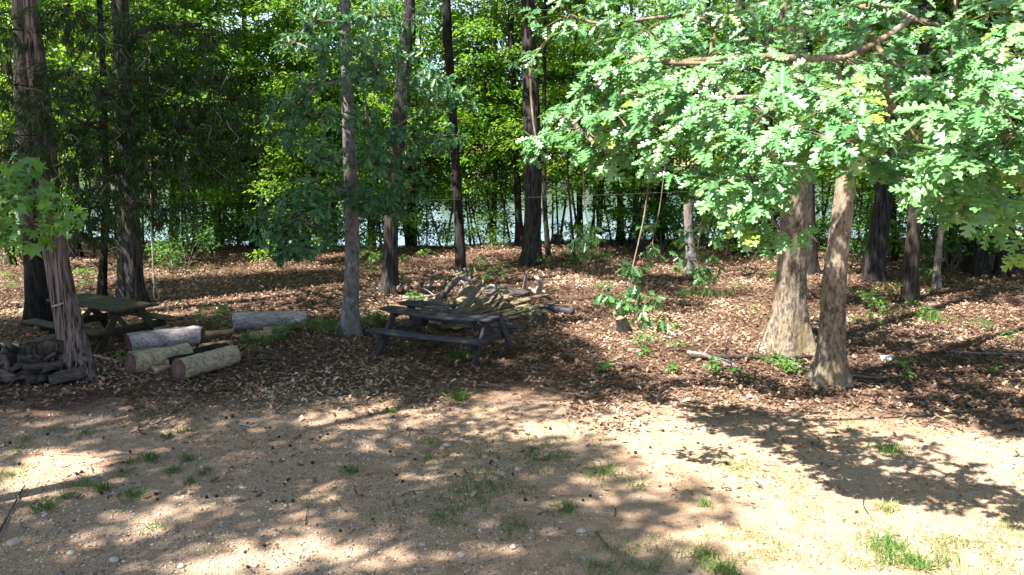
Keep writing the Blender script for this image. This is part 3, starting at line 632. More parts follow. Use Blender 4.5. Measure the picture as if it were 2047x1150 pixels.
# trees outside the view whose crowns darken the wood and the yard
def in_poly(x, y, poly):
    c = False; j = len(poly) - 1
    for i in range(len(poly)):
        if (poly[i][1] > y) != (poly[j][1] > y) and x < (poly[j][0] - poly[i][0]) * (y - poly[i][1]) / (poly[j][1] - poly[i][1]) + poly[i][0]: c = not c
        j = i
    return c
SH1 = [(-700, 1500), (-700, 840), (250, 838), (620, 815), (850, 850), (890, 885), (1150, 892), (1210, 930), (1250, 965), (1330, 960), (1395, 1000), (1430, 1050), (1400, 1090), (1430, 1150), (1450, 1500)]
SH2 = [(-600, 600), (-700, 850), (620, 815), (760, 800), (900, 785), (1050, 770), (1190, 790), (1310, 770), (1190, 720), (1130, 680), (1040, 640), (860, 650), (760, 640), (640, 620), (600, 640), (500, 620), (420, 610), (330, 600)]
HOLES = [(110, 935, 120, 30), (30, 960, 90, 25), (310, 862, 40, 8), (175, 900, 60, 16), (520, 1105, 130, 36), (440, 1135, 90, 40), (650, 1065, 45, 48), (480, 903, 40, 10), (560, 905, 45, 12), (720, 965, 60, 15), (600, 968, 50, 12), (745, 1130, 55, 26), (1320, 1050, 70, 34), (1080, 1030, 34, 11), (1200, 985, 70, 20), (880, 938, 60, 16), (760, 975, 40, 10),
         (960, 700, 30, 10), (1040, 720, 40, 12), (1010, 790, 70, 14), (620, 840, 60, 10), (400, 690, 30, 10), (900, 750, 25, 8), (1120, 760, 40, 10), (330, 1010, 60, 14), (220, 1060, 70, 16), (100, 1030, 50, 12), (420, 985, 50, 12), (860, 1090, 60, 16), (960, 1140, 50, 16), (400, 850, 50, 9), (750, 870, 50, 10)]
rs = random.Random(77); shade_cl = []
X = -11.0
while X < 4:
    Yg = 5.5
    while Yg < 17.5:
        gx, gy = X + rs.uniform(-.12, .12), Yg + rs.uniform(-.12, .12); x, y = proj(Vector((gx, gy, 0)))
        if (in_poly(x, y, SH1) or in_poly(x, y, SH2)) and not any(((x - a) / (w * 1.25)) ** 2 + ((y - b_) / (h * 1.4)) ** 2 < 1 for a, b_, w, h in HOLES) and rs.random() < .985:
            hgt = rs.uniform(13, 17.5); q = Vector((gx, gy, 0)) + SUND * (hgt / SUND.z)
            shade_cl.append(q)
        Yg += .40
    X += .40
def shade_trees():
    spots = [(-7.6, 2.2), (-10.5, 6.5), (-5.2, 1.4), (-12.5, 10.5), (-8.2, -1.5)]
    near = [[] for _ in spots]
    for q in shade_cl:
        d = [(q.x - a) ** 2 + (q.y - b) ** 2 for a, b in spots]; near[d.index(min(d))].append(q)
    for n_, ((x, y), qs) in enumerate(zip(spots, near)):
        if len(qs) < 4: continue
        b = Vector((x, y, gz(x, y))); root = empty('yard_tree', b)
        tag(root, ('tall yard tree beyond the left edge, nearest the table', 'tall yard tree beside the left edge of the dirt', 'broad yard tree over the dirt, left of the view', 'yard tree farthest back beyond the left edge', 'yard tree standing behind the view')[n_], 'tree')
        rng = np.random.default_rng(100 + n_); mb = MB()
        pts = trunk_geo(mb, b, [b + Vector((0, 0, -.2)), b, b + Vector((.2, .1, 5)), b + Vector((0, 0, 12.5))], [.24, .23, .16, .04], .8, 5, .06, 20, .2, n_)
        net = branch_net([p for p in pts if p[2] > 4], qs, .6, rng=random.Random(n_)); limbs(mb, net, .006, .5, 5, rmax=.08)
        mb.build('trunk', M_MIDBARK, root, smooth=True, origin=b)
        mb = MB()
        for q in qs:
            n = 96; p, d = blob(q, (.45, .45, .30), n, rng); nr = np.zeros((n, 3)); nr[:, 2] = 1; nr += np.array(SUND) * .5 + rng.normal(0, .35, (n, 3))
            scatter(mb, T_SIMPLE, p, d * np.array([1, 1, .4]) + np.array([0, 0, -.2]), nr, .17 * rng.uniform(.7, 1.2, n), np.clip(rng.normal(.5, .25, n), 0, 1))
        mb.build('crown', M_CANOPYLEAF, root, origin=b)
shade_trees()
# the row of trees round the yard behind the view (nothing of it in the picture; it closes the sky and gives the deep shade)
for k, (x, y, sc, top) in enumerate([(-16, -9, 1.5, 13), (-9, -15, 1.5, 13), (-2, -19, 1.6, 14), (6, -17, 1.5, 14), (13, -13, 1.6, 14), (18, -4, 1.6, 14), (17, 5, 1.5, 14), (-20, 0, 1.4, 11), (15, 14, 1.6, 15), (21, 12, 1.5, 15), (18, 21, 1.5, 15), (22, 27, 1.5, 15), (-3, -26, 1.7, 16), (10, -25, 1.7, 16)]):
    b = Vector((x, y, gz(x, y))); root = empty('yard_tree', b); tag(root, 'tall tree in the row round the yard, outside the picture', 'tree', 'trees round the yard')
    mb = MB(); pts = trunk_geo(mb, b, [b + Vector((0, 0, -.2)), b, b + Vector((.2, .1, top * .5)), b + Vector((0, 0, top))], [.28, .26, .2, .05], .6, 5, .06, 14, .4, k); mb.build('trunk', M_MIDBARK, root, smooth=True, origin=b)
    add_canopy(root, b, pts, 4.5, k % 3, sc, k * 1.1)

# ---------------------------------------------------------------- understory: slender trees with layered sprays
def sapling_proto(seed, h, n_br, leaf, zlow, reach, per=110, tr=.036):
    rng = np.random.default_rng(seed); rr = random.Random(seed)
    b = Vector((0, 0, 0)); root = empty('sapling', b)
    mb = MB(); lean = (rr.uniform(-1.2, 1.2), rr.uniform(-.5, .5)); kink = (rr.uniform(-.45, .45), rr.uniform(-.3, .3))
    path = [Vector((0, 0, -.5)), Vector((0, 0, 0)), Vector((kink[0], kink[1], h * .35)), Vector((lean[0] * .5, lean[1] * .5, h * .7)), Vector((lean[0], lean[1], h))]
    pts = trunk_geo(mb, b, path, [tr * 1.1, tr, tr * .8, tr * .5, .008], .4, 4, .03, 8, .3, seed)
    cb = MB()
    for k in range(n_br):
        z = zlow + (h - zlow) * (k + rr.random()) / n_br; q = pts[int(np.argmin(np.abs(pts[:, 2] - z)))]
        a = k * 2.4 + rr.uniform(-.5, .5); f = 1 - (z - zlow) / (h - zlow + .5); L = reach * (.35 + .65 * f) * rr.uniform(.7, 1.15)
        o = np.array([math.cos(a), math.sin(a), 0]); sd = np.array([-math.sin(a), math.cos(a), 0])
        rise = rr.uniform(.05, 1.1); br = catmull([q, q + o * L * .5 + np.array([0, 0, rise * .6]), q + o * L + np.array([0, 0, rise * .55 - .15])], 8)
        V, Fq = tube(br, np.linspace(.014, .004, 8), 4); mb.add(V, Fq)
        n = int(per * L / reach); t = rng.uniform(.22, 1.05, n); i0 = np.clip(t * 7, 0, 6.99).astype(int)
        c = br[i0] + (br[i0 + 1] - br[i0]) * (t * 7 - i0)[:, None]
        wid = L * .38 * np.sin(np.clip(t, 0, 1) * 2.6) + .08; u = rng.uniform(-1, 1, n)
        p = c + sd * (u * wid)[:, None] + rng.normal(0, .09, (n, 3)); p[:, 2] -= np.abs(u) * wid * .15
        l = o * .7 + sd * (np.sign(u) * .6)[:, None] + rng.normal(0, .4, (n, 3)); l[:, 2] -= .25
        nr = np.zeros((n, 3)); nr[:, 2] = 1; nr += rng.normal(0, .35, (n, 3))
        scatter(cb, T_SIMPLE, p, l, nr, leaf * rng.uniform(.6, 1.25, n), np.clip(rng.normal(.45, .25, n) + rr.uniform(-.15, .15), 0, 1))
        for s in range(4):
            i = rr.randrange(2, 8); V, Fq = tube(np.array([br[i], br[i] + sd * rr.choice((-1, 1)) * L * .25 + o * .1]), [.005, .002], 3); mb.add(V, Fq)
    mb.build('trunk', M_MIDBARK, root, smooth=True); cb.build('crown', M_UNDERLEAF, root)
    return root
SAP = [sapling_proto(41, 7.5, 32, .13, 1.5, 2.0, 210), sapling_proto(42, 9.5, 38, .14, 2.3, 2.3, 220), sapling_proto(43, 6.0, 32, .12, .8, 1.7, 190), sapling_proto(44, 9.0, 36, .13, 1.9, 2.4, 220), sapling_proto(45, 4.5, 22, .11, .4, 1.2, 140, .028), sapling_proto(46, 11.5, 40, .15, 3.2, 2.4, 190)]
used_sap = set(); saplings = []
def sapling(k, x, y, sc=1.0):
    loc = Vector((x, y, gz(x, y))); rz = random.uniform(0, 6.28)
    if k not in used_sap:
        used_sap.add(k); o = SAP[k]; o.location = loc; o.rotation_euler = (0, 0, rz); o.scale = (sc,) * 3
    else: o = dup(SAP[k], loc, rz, sc)
    o['category'] = 'tree'; o['group'] = 'slender trees between the yard and the lake'; saplings.append(o)
def at_px(x, Y): p = P(x, 400, Y); return p.x
rsp = random.Random(9)
for (x, Y, k, sc) in [(360, 28, 0, 1), (400, 30, 1, 1), (300, 30, 5, 1), (540, 30, 0, 1), (560, 27, 4, 1.1), (575, 33, 1, 1), (600, 25, 4, 1), (640, 29, 3, 1), (668, 31, 5, 1), (660, 34, 1, 1), (720, 30, 0, .9), (745, 27, 4, 1), (760, 33, 5, 1), (842, 31, 4, 1), (950, 31, 3, 1), (962, 30, 4, 1.1), (983, 29, 1, 1), (1005, 33, 5, 1), (1105, 31, 1, 1),
    (1158, 30, 3, 1), (1165, 31, 5, .9), (1198, 30.5, 1, .9), (1290, 31, 2, .8), (1340, 29, 4, 1), (1355, 30, 3, 1), (1410, 31, 0, 1), (1440, 33, 5, 1), (1405, 26, 4, .9), (1520, 31, 1, 1), (1560, 34, 3, 1), (1700, 31, 4, 1), (1800, 28, 2, 1), (1845, 26, 3, 1), (1900, 24, 0, 1), (1925, 29, 1, 1), (1985, 26, 5, 1), (2040, 24, 3, 1), (2030, 31, 1, 1), (1870, 33, 5, 1), (1680, 27, 2, .8), (1770, 33, 0, 1),
    (60, 27, 3, 1), (120, 30, 1, 1), (-70, 18, 5, 1), (35, 19, 5, .9), (180, 26, 0, 1), (225, 31, 5, 1), (-20, 28, 0, 1), (340, 34, 3, 1), (420, 35, 0, 1), (500, 36, 3, 1), ]:
    sapling(k, at_px(x, Y), Y, sc * rsp.uniform(.92, 1.08))
for (x, Y, k, sc) in [(770, 29, 4, 1), (880, 28.6, 4, 1.1), (965, 29.5, 4, .9), (1020, 29, 2, .9), (1140, 29.6, 4, 1), (1225, 28.8, 4, 1.1), (1275, 29, 2, .9), (440, 27.5, 4, 1.2), (370, 28, 2, 1), (520, 27.8, 2, 1), (640, 28.8, 2, 1), (350, 29, 3, 1), (470, 28.5, 0, 1), (600, 29.5, 3, 1), (540, 28, 0, .9), (650, 28, 3, 1), (700, 29, 0, 1), (760, 28.5, 3, 1), (830, 29.5, 1, 1), (890, 30, 0, 1), (940, 29.5, 3, 1), (990, 30, 1, 1), (1120, 29.5, 0, 1), (1180, 30, 3, 1), (1260, 29.5, 0, 1), (1310, 30, 3, 1), (1390, 29.5, 1, 1), (1460, 29, 3, 1), (1540, 29.5, 0, 1), (1640, 29, 3, 1), (1700, 28, 1, 1), (1780, 29, 3, 1), (1860, 28, 0, 1), (250, 28, 3, 1), (170, 28, 1, 1), (30, 26, 3, 1), (110, 24, 5, 1), (160, 33, 5, 1), (280, 27, 5, 1), (350, 31, 1, 1.1), (385, 26, 5, 1), (440, 31, 5, 1), (470, 33, 1, 1), (570, 30, 5, 1), (620, 32, 1, 1), (735, 31, 3, 1), (850, 33, 5, 1), (900, 33, 3, 1.1), (1030, 31, 5, 1), (1120, 33, 5, 1.1), (1190, 33, 5, 1), (1310, 33, 5, 1), (1430, 30, 5, 1), (1500, 33, 3, 1.1), (1550, 30, 5, 1), (1610, 33, 1, 1), (1650, 30, 5, 1), (1720, 28, 5, .9), (1760, 27, 3, 1), (1830, 31, 5, 1), (1880, 27, 1, 1), (1940, 24, 5, 1), (1990, 30, 3, 1), (2060, 28, 5, 1), (2100, 22, 3, 1), (1150, 26, 1, .9), (610, 27.5, 5, .9)]:
    sapling(k, at_px(x, Y), Y, sc * rsp.uniform(.92, 1.08))
# low shrubs on the bank
def shrub_proto(seed, r, n):
    rng = np.random.default_rng(seed); root = empty('shrub', (0, 0, 0)); mb = MB(); sb = MB()
    for k in range(9):
        a = rng.uniform(0, 6.28); e = np.array([math.cos(a) * r * .7, math.sin(a) * r * .7, r * rng.uniform(.5, 1.2)])
        V, Fq = tube(catmull([np.zeros(3) - [0, 0, .05], e * np.array([.4, .4, .6]), e], 5), np.linspace(.008, .003, 5), 3); sb.add(V, Fq)
        m = n // 9; p, d = blob(e, (r * .42, r * .42, r * .3), m, rng); nr = np.zeros((m, 3)); nr[:, 2] = 1; nr += rng.normal(0, .4, (m, 3))
        l = d.copy(); l[:, 2] = l[:, 2] * .3 - .2
        scatter(mb, T_SIMPLE, p, l, nr, .085 * rng.uniform(.6, 1.3, m), np.clip(rng.normal(.5, .3, m), 0, 1))
    sb.build('stems', M_TWIG, root); mb.build('foliage', M_PLANT, root); return root
SHR = [shrub_proto(51, .55, 240), shrub_proto(52, .8, 320), shrub_proto(53, .4, 160)]
used_shr = set(); shrubs = []
for k_, x in enumerate([330, 365, 385, 430, 450, 490, 520, 530, 560, 575, 605, 625, 660, 675, 710, 725, 1265, 1325, 1355, 1385, 1415, 1460, 1490, 1515, 1550, 1580, 1610, 1655, 1680, 1705, 1720, 1745, 1765, 1810, 1830, 1870, 1910, 1930, 1970, 2020, 2040, 415, 470, 545, 590, 640, 690, 745, 850, 870, 895, 930, 970, 1000, 1130, 1175, 1215, 1255, 1285, 1300, 1345, 1365, 1400, 1425, 1445, 1500, 1530, 1640, 1665, 1690, 1790, 1850, 1890, 350, 300, 250, 100, 40, 1950, 2000]):
    Y = rsp.uniform(27.5, 30.5) if 400 < x < 1700 else rsp.uniform(23, 28); X = at_px(x, Y); k = k_ % 3; loc = Vector((X, Y, gz(X, Y))); rz = rsp.uniform(0, 6.28)
    if k in used_shr: o = dup(SHR[k], loc, rz, rsp.uniform(.6, 1.0) if 735 < x < 1250 else rsp.uniform(1.0, 2.0))
    else: used_shr.add(k); o = SHR[k]; o.location = loc; o.rotation_euler = (0, 0, rz)
    o['category'] = 'shrub'; o['group'] = 'low green shrubs along the lake bank'; shrubs.append(o)
MARKS = [(-400, 'left edge of the picture'), (75, 'thick black trunk behind the cedar'), (258, 'thick trunk with the rope'), (506, 'slim winding tree'), (702, 'grey young oak'), (820, 'double trunk by the lake'), (919, 'slender black trunk behind the boards'), (1064, 'thick middle trunk'), (1240, 'dark bank trunk'), (1379, 'pale snag'), (1476, 'twin bank trunk'), (1668, 'front pale oak'), (1752, 'black leaning trunk'), (1822, 'greyish shaded trunk'), (1958, 'broad black trunk in shade')]
ORD = ['first', 'second', 'third', 'fourth', 'fifth', 'sixth', 'seventh', 'eighth', 'ninth', 'tenth']
def order_labels(objs, what):
    by = {}
    for o in objs:
        x = proj(o.location + Vector((0, 0, .6)))[0]; m = max([q for q in MARKS if q[0] <= x] or [MARKS[0]]); by.setdefault(m, []).append((x, o))
    for m, l in by.items():
        for k, (x, o) in enumerate(sorted(l, key=lambda q: q[0])): o['label'] = f'{ORD[min(k, 9)]} {what} to the right of the {m[1]}'
order_labels(BANKT, 'dark bank trunk'); order_labels(saplings, 'slender leafy sapling'); order_labels(shrubs, 'low bank shrub')

# far wood across the lake: reads as one mass
rng = np.random.default_rng(61); mb = MB()
for k in range(420):
    x = rng.uniform(-230, 230); y = FARSHORE + 8 + 70 * rng.random() ** 1.3; z = gz(x, y); h = rng.uniform(11, 17); r = rng.uniform(3, 5.5); n = 110
    p, d = blob((x, y, z + h * .55), (r, r, h * .48), n, rng); nr = d + rng.normal(0, .5, (n, 3)) + np.array([0, -.4, .6])
    scatter(mb, T_SIMPLE, p, rng.normal(0, 1, (n, 3)), nr, rng.uniform(1.6, 3.2, n), np.clip(rng.normal(.5, .2, n) + rng.normal(0, .25), 0, 1))
    V, Fq = tube(np.array([(x, y, z - .5), (x, y, z + h * .7)]), [.25, .1], 4); mb.add(V, Fq, 1)
for k in range(160):
    x = rng.uniform(-230, 230); y = FARSHORE + 5 + rng.random() * 2; z = gz(x, y); r = rng.uniform(.8, 2.2); n = 40
    p, d = blob((x, y, z + r * .6), (r * 1.5, r, r * .9), n, rng)
    scatter(mb, T_SIMPLE, p, rng.normal(0, 1, (n, 3)), d + np.array([0, -.3, .7]), rng.uniform(.6, 1.4, n), np.clip(rng.normal(.6, .2, n), 0, 1))
tag(mb.build('far_wood', [M_FARLEAF, M_MIDBARK]), 'pale green wood along the far shore of the lake', 'wood', kind='stuff')
# ---------------------------------------------------------------- planks, tables
def plank(mb, p, q, w, t, upv=(0, 0, 1), nseg=10, bow=0.0, jit=.004, tint=.5, rng=RNG, taper=1.0, ragged=0.0, mat=0):
    """a board from p to q (centre line), w wide, t thick; worn edges, optional bow along upv"""
    p = np.array(p, float); q = np.array(q, float); ax = q - p; L = np.linalg.norm(ax); ax /= L
    upv = np.array(upv, float); sd = np.cross(ax, upv); sd /= np.linalg.norm(sd); upv = np.cross(sd, ax)
    n = nseg; c = min(t * .22, .008)
    prof = [(-w / 2 + c, -t / 2), (w / 2 - c, -t / 2), (w / 2, -t / 2 + c), (w / 2, t / 2 - c), (w / 2 - c, t / 2), (w * .17, t / 2 + .001), (-w * .17, t / 2 - .001), (-w / 2 + c, t / 2), (-w / 2, t / 2 - c), (-w / 2, -t / 2 + c)]
    k = len(prof); V = []
    for i in range(n + 1):
        s = i / n; ce = p + ax * L * s + upv * bow * 4 * s * (1 - s); f = 1 + (taper - 1) * s
        for j, (a, b) in enumerate(prof):
            e = ragged * rng.uniform(-1, 1) if i in (0, n) else 0
            V.append(ce + sd * (a * f + rng.normal(0, jit)) + upv * (b + rng.normal(0, jit * .5)) + ax * e)
    i = np.arange(n)[:, None] * k; j = np.arange(k)[None]; j2 = (j + 1) % k
    Fq = np.stack([i + j, i + j2, i + k + j2, i + k + j], -1).reshape(-1, 4)
    mb.add(np.array(V), [Fq, np.arange(k)[::-1], np.arange(k) + n * k], mat, tint)
def part(name, mat, root, p, q, w, t, **k):
    mb = MB(); plank(mb, p, q, w, t, **k); return mb.build(name, mat, root)
def table_frame(root, mat, hl, sp, topz=.74, foot=.66):
    for sx in (-1, 1):
        x = sx * sp
        for sy in (-1, 1):
            part('leg', mat, root, (x, sy * foot, -.02), (x, sy * .20, topz - .045), .12, .045, upv=(1, 0, 0), tint=random.uniform(.35, .75))
        part('top_brace', mat, root, (x - sx * .047, -.33, topz - .085), (x - sx * .047, .33, topz - .085), .045, .085, upv=(0, 0, 1), tint=.4)
        part('seat_support', mat, root, (x - sx * .047, -.72, topz - .365), (x - sx * .047, .72, topz - .365), .045, .12, upv=(0, 0, 1), tint=.45)
        part('diagonal_brace', mat, root, (x - sx * .10, 0, .36), (x - sx * .48, 0, topz - .05), .09, .04, upv=(0, 1, 0), tint=.5)
# broken grey table in the middle
fl, fr = G(757, 712), G(945, 735); ax = fr - fl; ax.z = 0; yaw = math.atan2(ax.y, ax.x); L = ax.length; ux = ax.normalized(); uy = Vector((-ux.y, ux.x, 0))
cen = (fl + fr) / 2 + uy * .66; cen.z = gz(cen.x, cen.y)
t1 = empty('picnic_table', cen, yaw); tag(t1, 'weathered grey picnic table with sagging, broken top boards in the middle', 'picnic table')
hl = .92 * (L / 1.55) ; sp = L / 2
table_frame(t1, M_TABLE, hl, sp, .69)
def board(root, mat, y, x0, x1, z, w, **k): return part('tabletop_board', mat, root, (x0, y, z), (x1, y, z), w, .04, nseg=20, ragged=.02, **k)
board(t1, M_TABLE, -.31, -hl, hl, .70, .15, bow=-.05, jit=.006, tint=.62)
board(t1, M_TABLE, -.155, -hl * .98, hl * 1.01, .70, .14, bow=-.03, jit=.006, tint=.5)
o = board(t1, M_TABLE, .0, -.05, hl * .97, .70, .14, bow=-.015, jit=.008, tint=.35); o['label'] = 'shortened board, its left half broken away'
part('tabletop_board', M_TABLE, t1, (-hl * .95, .16, .715), (.1, .13, .665), .14, .04, nseg=14, jit=.008, tint=.3, ragged=.05)
board(t1, M_TABLE, .30, -hl * .96, -.02, .71, .14, bow=.02, jit=.007, tint=.4, taper=.7)
for sy in (-1, 1): part('seat', M_TABLE, t1, (-hl * 1.02, sy * .63, .405), (hl * 1.02, sy * .63, .405), .24 if sy < 0 else .2, .042, nseg=18, bow=-.012, jit=.005, tint=.6 if sy < 0 else .5)
# shaded table by the cedar
r1, r2 = G(200, 714), G(302, 676)
a1 = GZ(210, 680, .45); a2 = GZ(60, 652, .45); axd = (a1 - a2); axd.z = 0; axd.normalize(); yaw2 = math.atan2(axd.y, axd.x); uy2 = Vector((-axd.y, axd.x, 0))
c2 = r1 + uy2 * .64 - axd * .80; c2.z = gz(c2.x, c2.y)
t2 = empty('picnic_table', c2, yaw2); tag(t2, 'mossy dark picnic table standing whole in the shade behind the cedar', 'picnic table')
table_frame(t2, M_MOSSTABLE, .97, .69, .69, .64)
for k in range(5): part('tabletop_board', M_MOSSTABLE, t2, (-.97, -.30 + .15 * k, .705), (.97, -.30 + .15 * k, .705), .142, .04, nseg=16, jit=.003, tint=.4 + .06 * (k % 3))
for sy in (-1, 1):
    part('seat', M_MOSSTABLE, t2, (-1.0, sy * .68, .405), (1.0, sy * .68, .405), .24, .04, nseg=14, jit=.003, tint=.5)

# ---------------------------------------------------------------- logs
def log_obj(label, p, q, r, mat, cap=None, wob=.05, knot=None, seed=0, group=None, taper=.93, name='log', segs=22, cat='log'):
    p = np.array(p, float); q = np.array(q, float); n = 14; rng = np.random.default_rng(seed + 200)
    path = np.linspace(p, q, n) + rng.normal(0, r * .02, (n, 3))
    def rf(R, th, pt):
        s = np.stack([np.cos(th)[None] * 2 + 0 * R, np.sin(th)[None] * 2 + 0 * R, np.linspace(0, 5, n)[:, None] + seed + 0 * R], -1)
        return R * (1 + wob * 2 * (vnoise(s.reshape(-1, 3)).reshape(R.shape) - .5) + wob * .6 * (vnoise(s.reshape(-1, 3) * 4).reshape(R.shape) - .5))
    V, Fq = tube(path, np.linspace(r, r * taper, n), segs, rf); mb = MB(); org = (p + q) / 2
    mb.add(V, Fq, 0, np.clip(rng.normal(.5, .12, len(V)), 0, 1))
    o = mb.build(name, mat, None, smooth=True, origin=org); tag(o, label, cat, group)
    for e, idx in ((0, np.arange(segs)), (1, np.arange(segs) + (n - 1) * segs)):
        ring = V[idx]; c = ring.mean(0); d = (p - q if e == 0 else q - p); d = d / np.linalg.norm(d)
        rows = [ring + d * .002] + [c + (ring - c) * f + d * (.002 + .004 * (1 - f)) for f in (.9, .6, .3)] + [c[None] + d * .006]
        cv = np.concatenate(rows); cm = MB(); fs = []
        for k in range(3):
            i = np.arange(segs); i2 = (i + 1) % segs; qd = np.stack([i + k * segs, i2 + k * segs, i2 + (k + 1) * segs, i + (k + 1) * segs], -1); fs.append(qd if e else qd[:, ::-1])
        i = np.arange(segs); tr = np.stack([i + 3 * segs, (i + 1) % segs + 3 * segs, np.full(segs, 4 * segs)], -1); fs.append(tr if e else tr[:, ::-1])
        ti = np.concatenate([np.full(segs, .15), np.full(segs, .35), np.full(segs, .6), np.full(segs, .85), [.9]])
        cm.add(cv - org, fs, 0, ti); cm.build('cut_end', cap or M_CUT, o, smooth=True)
    if knot is not None:
        km = MB(); kp = np.array(knot) - org; V, Fq = tube(np.array([kp + [0, .05, 0], kp + [0, 0, 0], kp + [0, -.008, 0], kp + [0, 0, 0]]), [.05, .045, .03, .012], 10); km.add(V, Fq, 0, .25); km.build('knot', M_LOGTAN, o, smooth=True)
    return o
def on_g(x, y, r):
    p = G(x, y); return np.array([p.x, p.y, gz(p.x, p.y) + r * .9])
LG = 'sawn logs lying left of the grey oak'
a, b = on_g(464, 660, .17), on_g(613, 655, .17)
log_obj('long grey log lying crosswise, farthest right of the sawn logs', a, b, .175, M_LOG, seed=1, group=LG, knot=(a + (b - a) * .73 + np.array([0, -.165, .06])))
log_obj('grey violet log with worm marks in front of the mossy table', on_g(258, 708, .18), on_g(398, 690, .18), .18, M_LOG, seed=2, group=LG)
log_obj('grey log mostly hidden behind the violet grey log', on_g(312, 690, .15), on_g(402, 686, .15), .16, M_LOG, seed=3, group=LG)
log_obj('pale log with purple cut end, left of the two front logs', on_g(262, 748, .16), on_g(378, 722, .15), .16, M_LOGTAN, seed=4, group=LG)
log_obj('tan log lying nearest, its round cut end facing left', on_g(358, 760, .165), on_g(468, 727, .15), .165, M_LOGTAN, seed=5, group=LG)
o = log_obj('rough dark barked half log between the two tan logs', on_g(332, 738, .1), on_g(452, 706, .1), .10, M_DARKBARK, cap=M_SPLIT, wob=.25, seed=6, group=LG, segs=18)
log_obj('low log with pale bark peeling, under the violet grey log', on_g(256, 714, .05), on_g(335, 704, .05), .05, M_LOGTAN, wob=.25, seed=7, group=LG)
def split(label, p, q, w, h, mat=M_SPLIT, group=None, name='split_log', tint=.6, cat='firewood', roll=0.0, seed=0):
    """a wedge of split wood: bark side round, two flat faces"""
    p = np.array(p, float); q = np.array(q, float); rng = np.random.default_rng(seed + 300); ax = q - p; L = np.linalg.norm(ax); ax /= L
    sd = np.cross(ax, (0, 0, 1.0)); sd /= np.linalg.norm(sd); up = np.cross(sd, ax)
    prof = [(-.5, 0), (-.2, -.1), (.15, -.1), (.5, .02), (.36, .42), (.22, .8), (-.02, 1.0), (-.26, .5)] if seed % 3 else [(-.5, 0), (-.1, .0), (.2, .02), (.5, .04), (.47, .35), (.44, .62), (0, .6), (-.48, .55)]; cr, sr = math.cos(roll), math.sin(roll)
    V = []; n = 6
    for i in range(n):
        c = p + ax * L * i / (n - 1)
        for a, b in prof:
            e_ = .10 if i in (0, n - 1) else .035
            a, b = (a * w + rng.normal(0, w * e_)), ((b - .4) * h + rng.normal(0, h * e_))
            V.append(c + sd * (a * cr - b * sr) + up * (a * sr + b * cr))
    k = 8; i = np.arange(n - 1)[:, None] * k; j = np.arange(k)[None]; j2 = (j + 1) % k
    Fq = np.stack([i + j, i + j2, i + k + j2, i + k + j], -1).reshape(-1, 4)
    mb = MB(); mb.add(V, [Fq, np.arange(k)[::-1], np.arange(k) + (n - 1) * k], 0, np.clip(rng.normal(tint, .1, n * k), 0, 1))
    return tag(mb.build(name, mat, None, origin=(p + q) / 2), label, cat, group)
SG = 'split wood scattered among the logs'
split('long thin split stick left of the crosswise grey log', on_g(412, 674, .05), on_g(468, 668, .05), .10, .09, group=SG, seed=1)
split('yellowish split block in front of the crosswise grey log', on_g(500, 680, .07), on_g(548, 676, .07), .14, .15, group=SG, seed=2, tint=.7)
split('reddish split block resting highest against the crosswise grey log', on_g(528, 668, .1), on_g(582, 663, .1), .12, .12, group=SG, seed=3, tint=.5)
split('flat ochre slab behind the dark barked half log', on_g(400, 700, .05), on_g(462, 690, .05), .16, .09, group=SG, seed=4, tint=.55)
split('small flat chip right of the thin split stick', on_g(465, 676, .03), on_g(498, 675, .03), .08, .05, group=SG, seed=5, tint=.7)
split('short broken chunk between the front log ends', on_g(308, 748, .07), on_g(336, 740, .07), .14, .14, group=SG, seed=6, mat=M_LOGTAN)
# ---------------------------------------------------------------- firewood stack at the left edge
rf_ = random.Random(3); FWG = 'dark firewood stacked beside the cedar foot'
rows = [(774, 0.02, [-40, 0, 18, 40, 62, 84, 106, 126]), (768, .16, [-25, 8, 30, 54, 78, 100, 122]), (762, .29, [-35, -5, 22, 46, 70, 94, 114]), (758, .42, [-20, 10, 34, 60, 86, 108])]
fwlab = ['dark split firewood piece in the low stack by the cedar foot']
for r_, (yy, z0, lst) in enumerate(rows):
    for x in [v - 8 for v in lst if v < 118]:
        g = G(x + rf_.uniform(-5, 5), 772 - 4 * r_); a = rf_.uniform(-1.3, 1.3); d = np.array([math.sin(a), math.cos(a) * .9, rf_.uniform(-.25, .3)]) * rf_.uniform(.3, .5)
        p = np.array([g.x, g.y, gz(g.x, g.y) + z0 + .07]); split(fwlab[0], p, p + d, rf_.uniform(.08, .19), rf_.uniform(.06, .14), M_FIREWOOD, FWG, 'firewood', rf_.uniform(.0, 1.0), roll=rf_.uniform(-1.5, 1.5), seed=int(x) + 50 * r_ + 100)
p = G(45, 765); base_z = gz(p.x, p.y)
a = P(42, 700, p.y + .1); b = P(128, 694, p.y + .25)
log_obj('short barky log lying on top of the firewood stack', a, b, .11, M_MIDBARK, wob=.15, seed=9, segs=20)
a = P(6, 728, p.y - .05); b = P(52, 720, p.y + .35)
log_obj('thick rough barked log at the left end of the firewood stack', a, b, .15, M_DARKBARK, cap=M_FIREWOOD, wob=.12, seed=10)
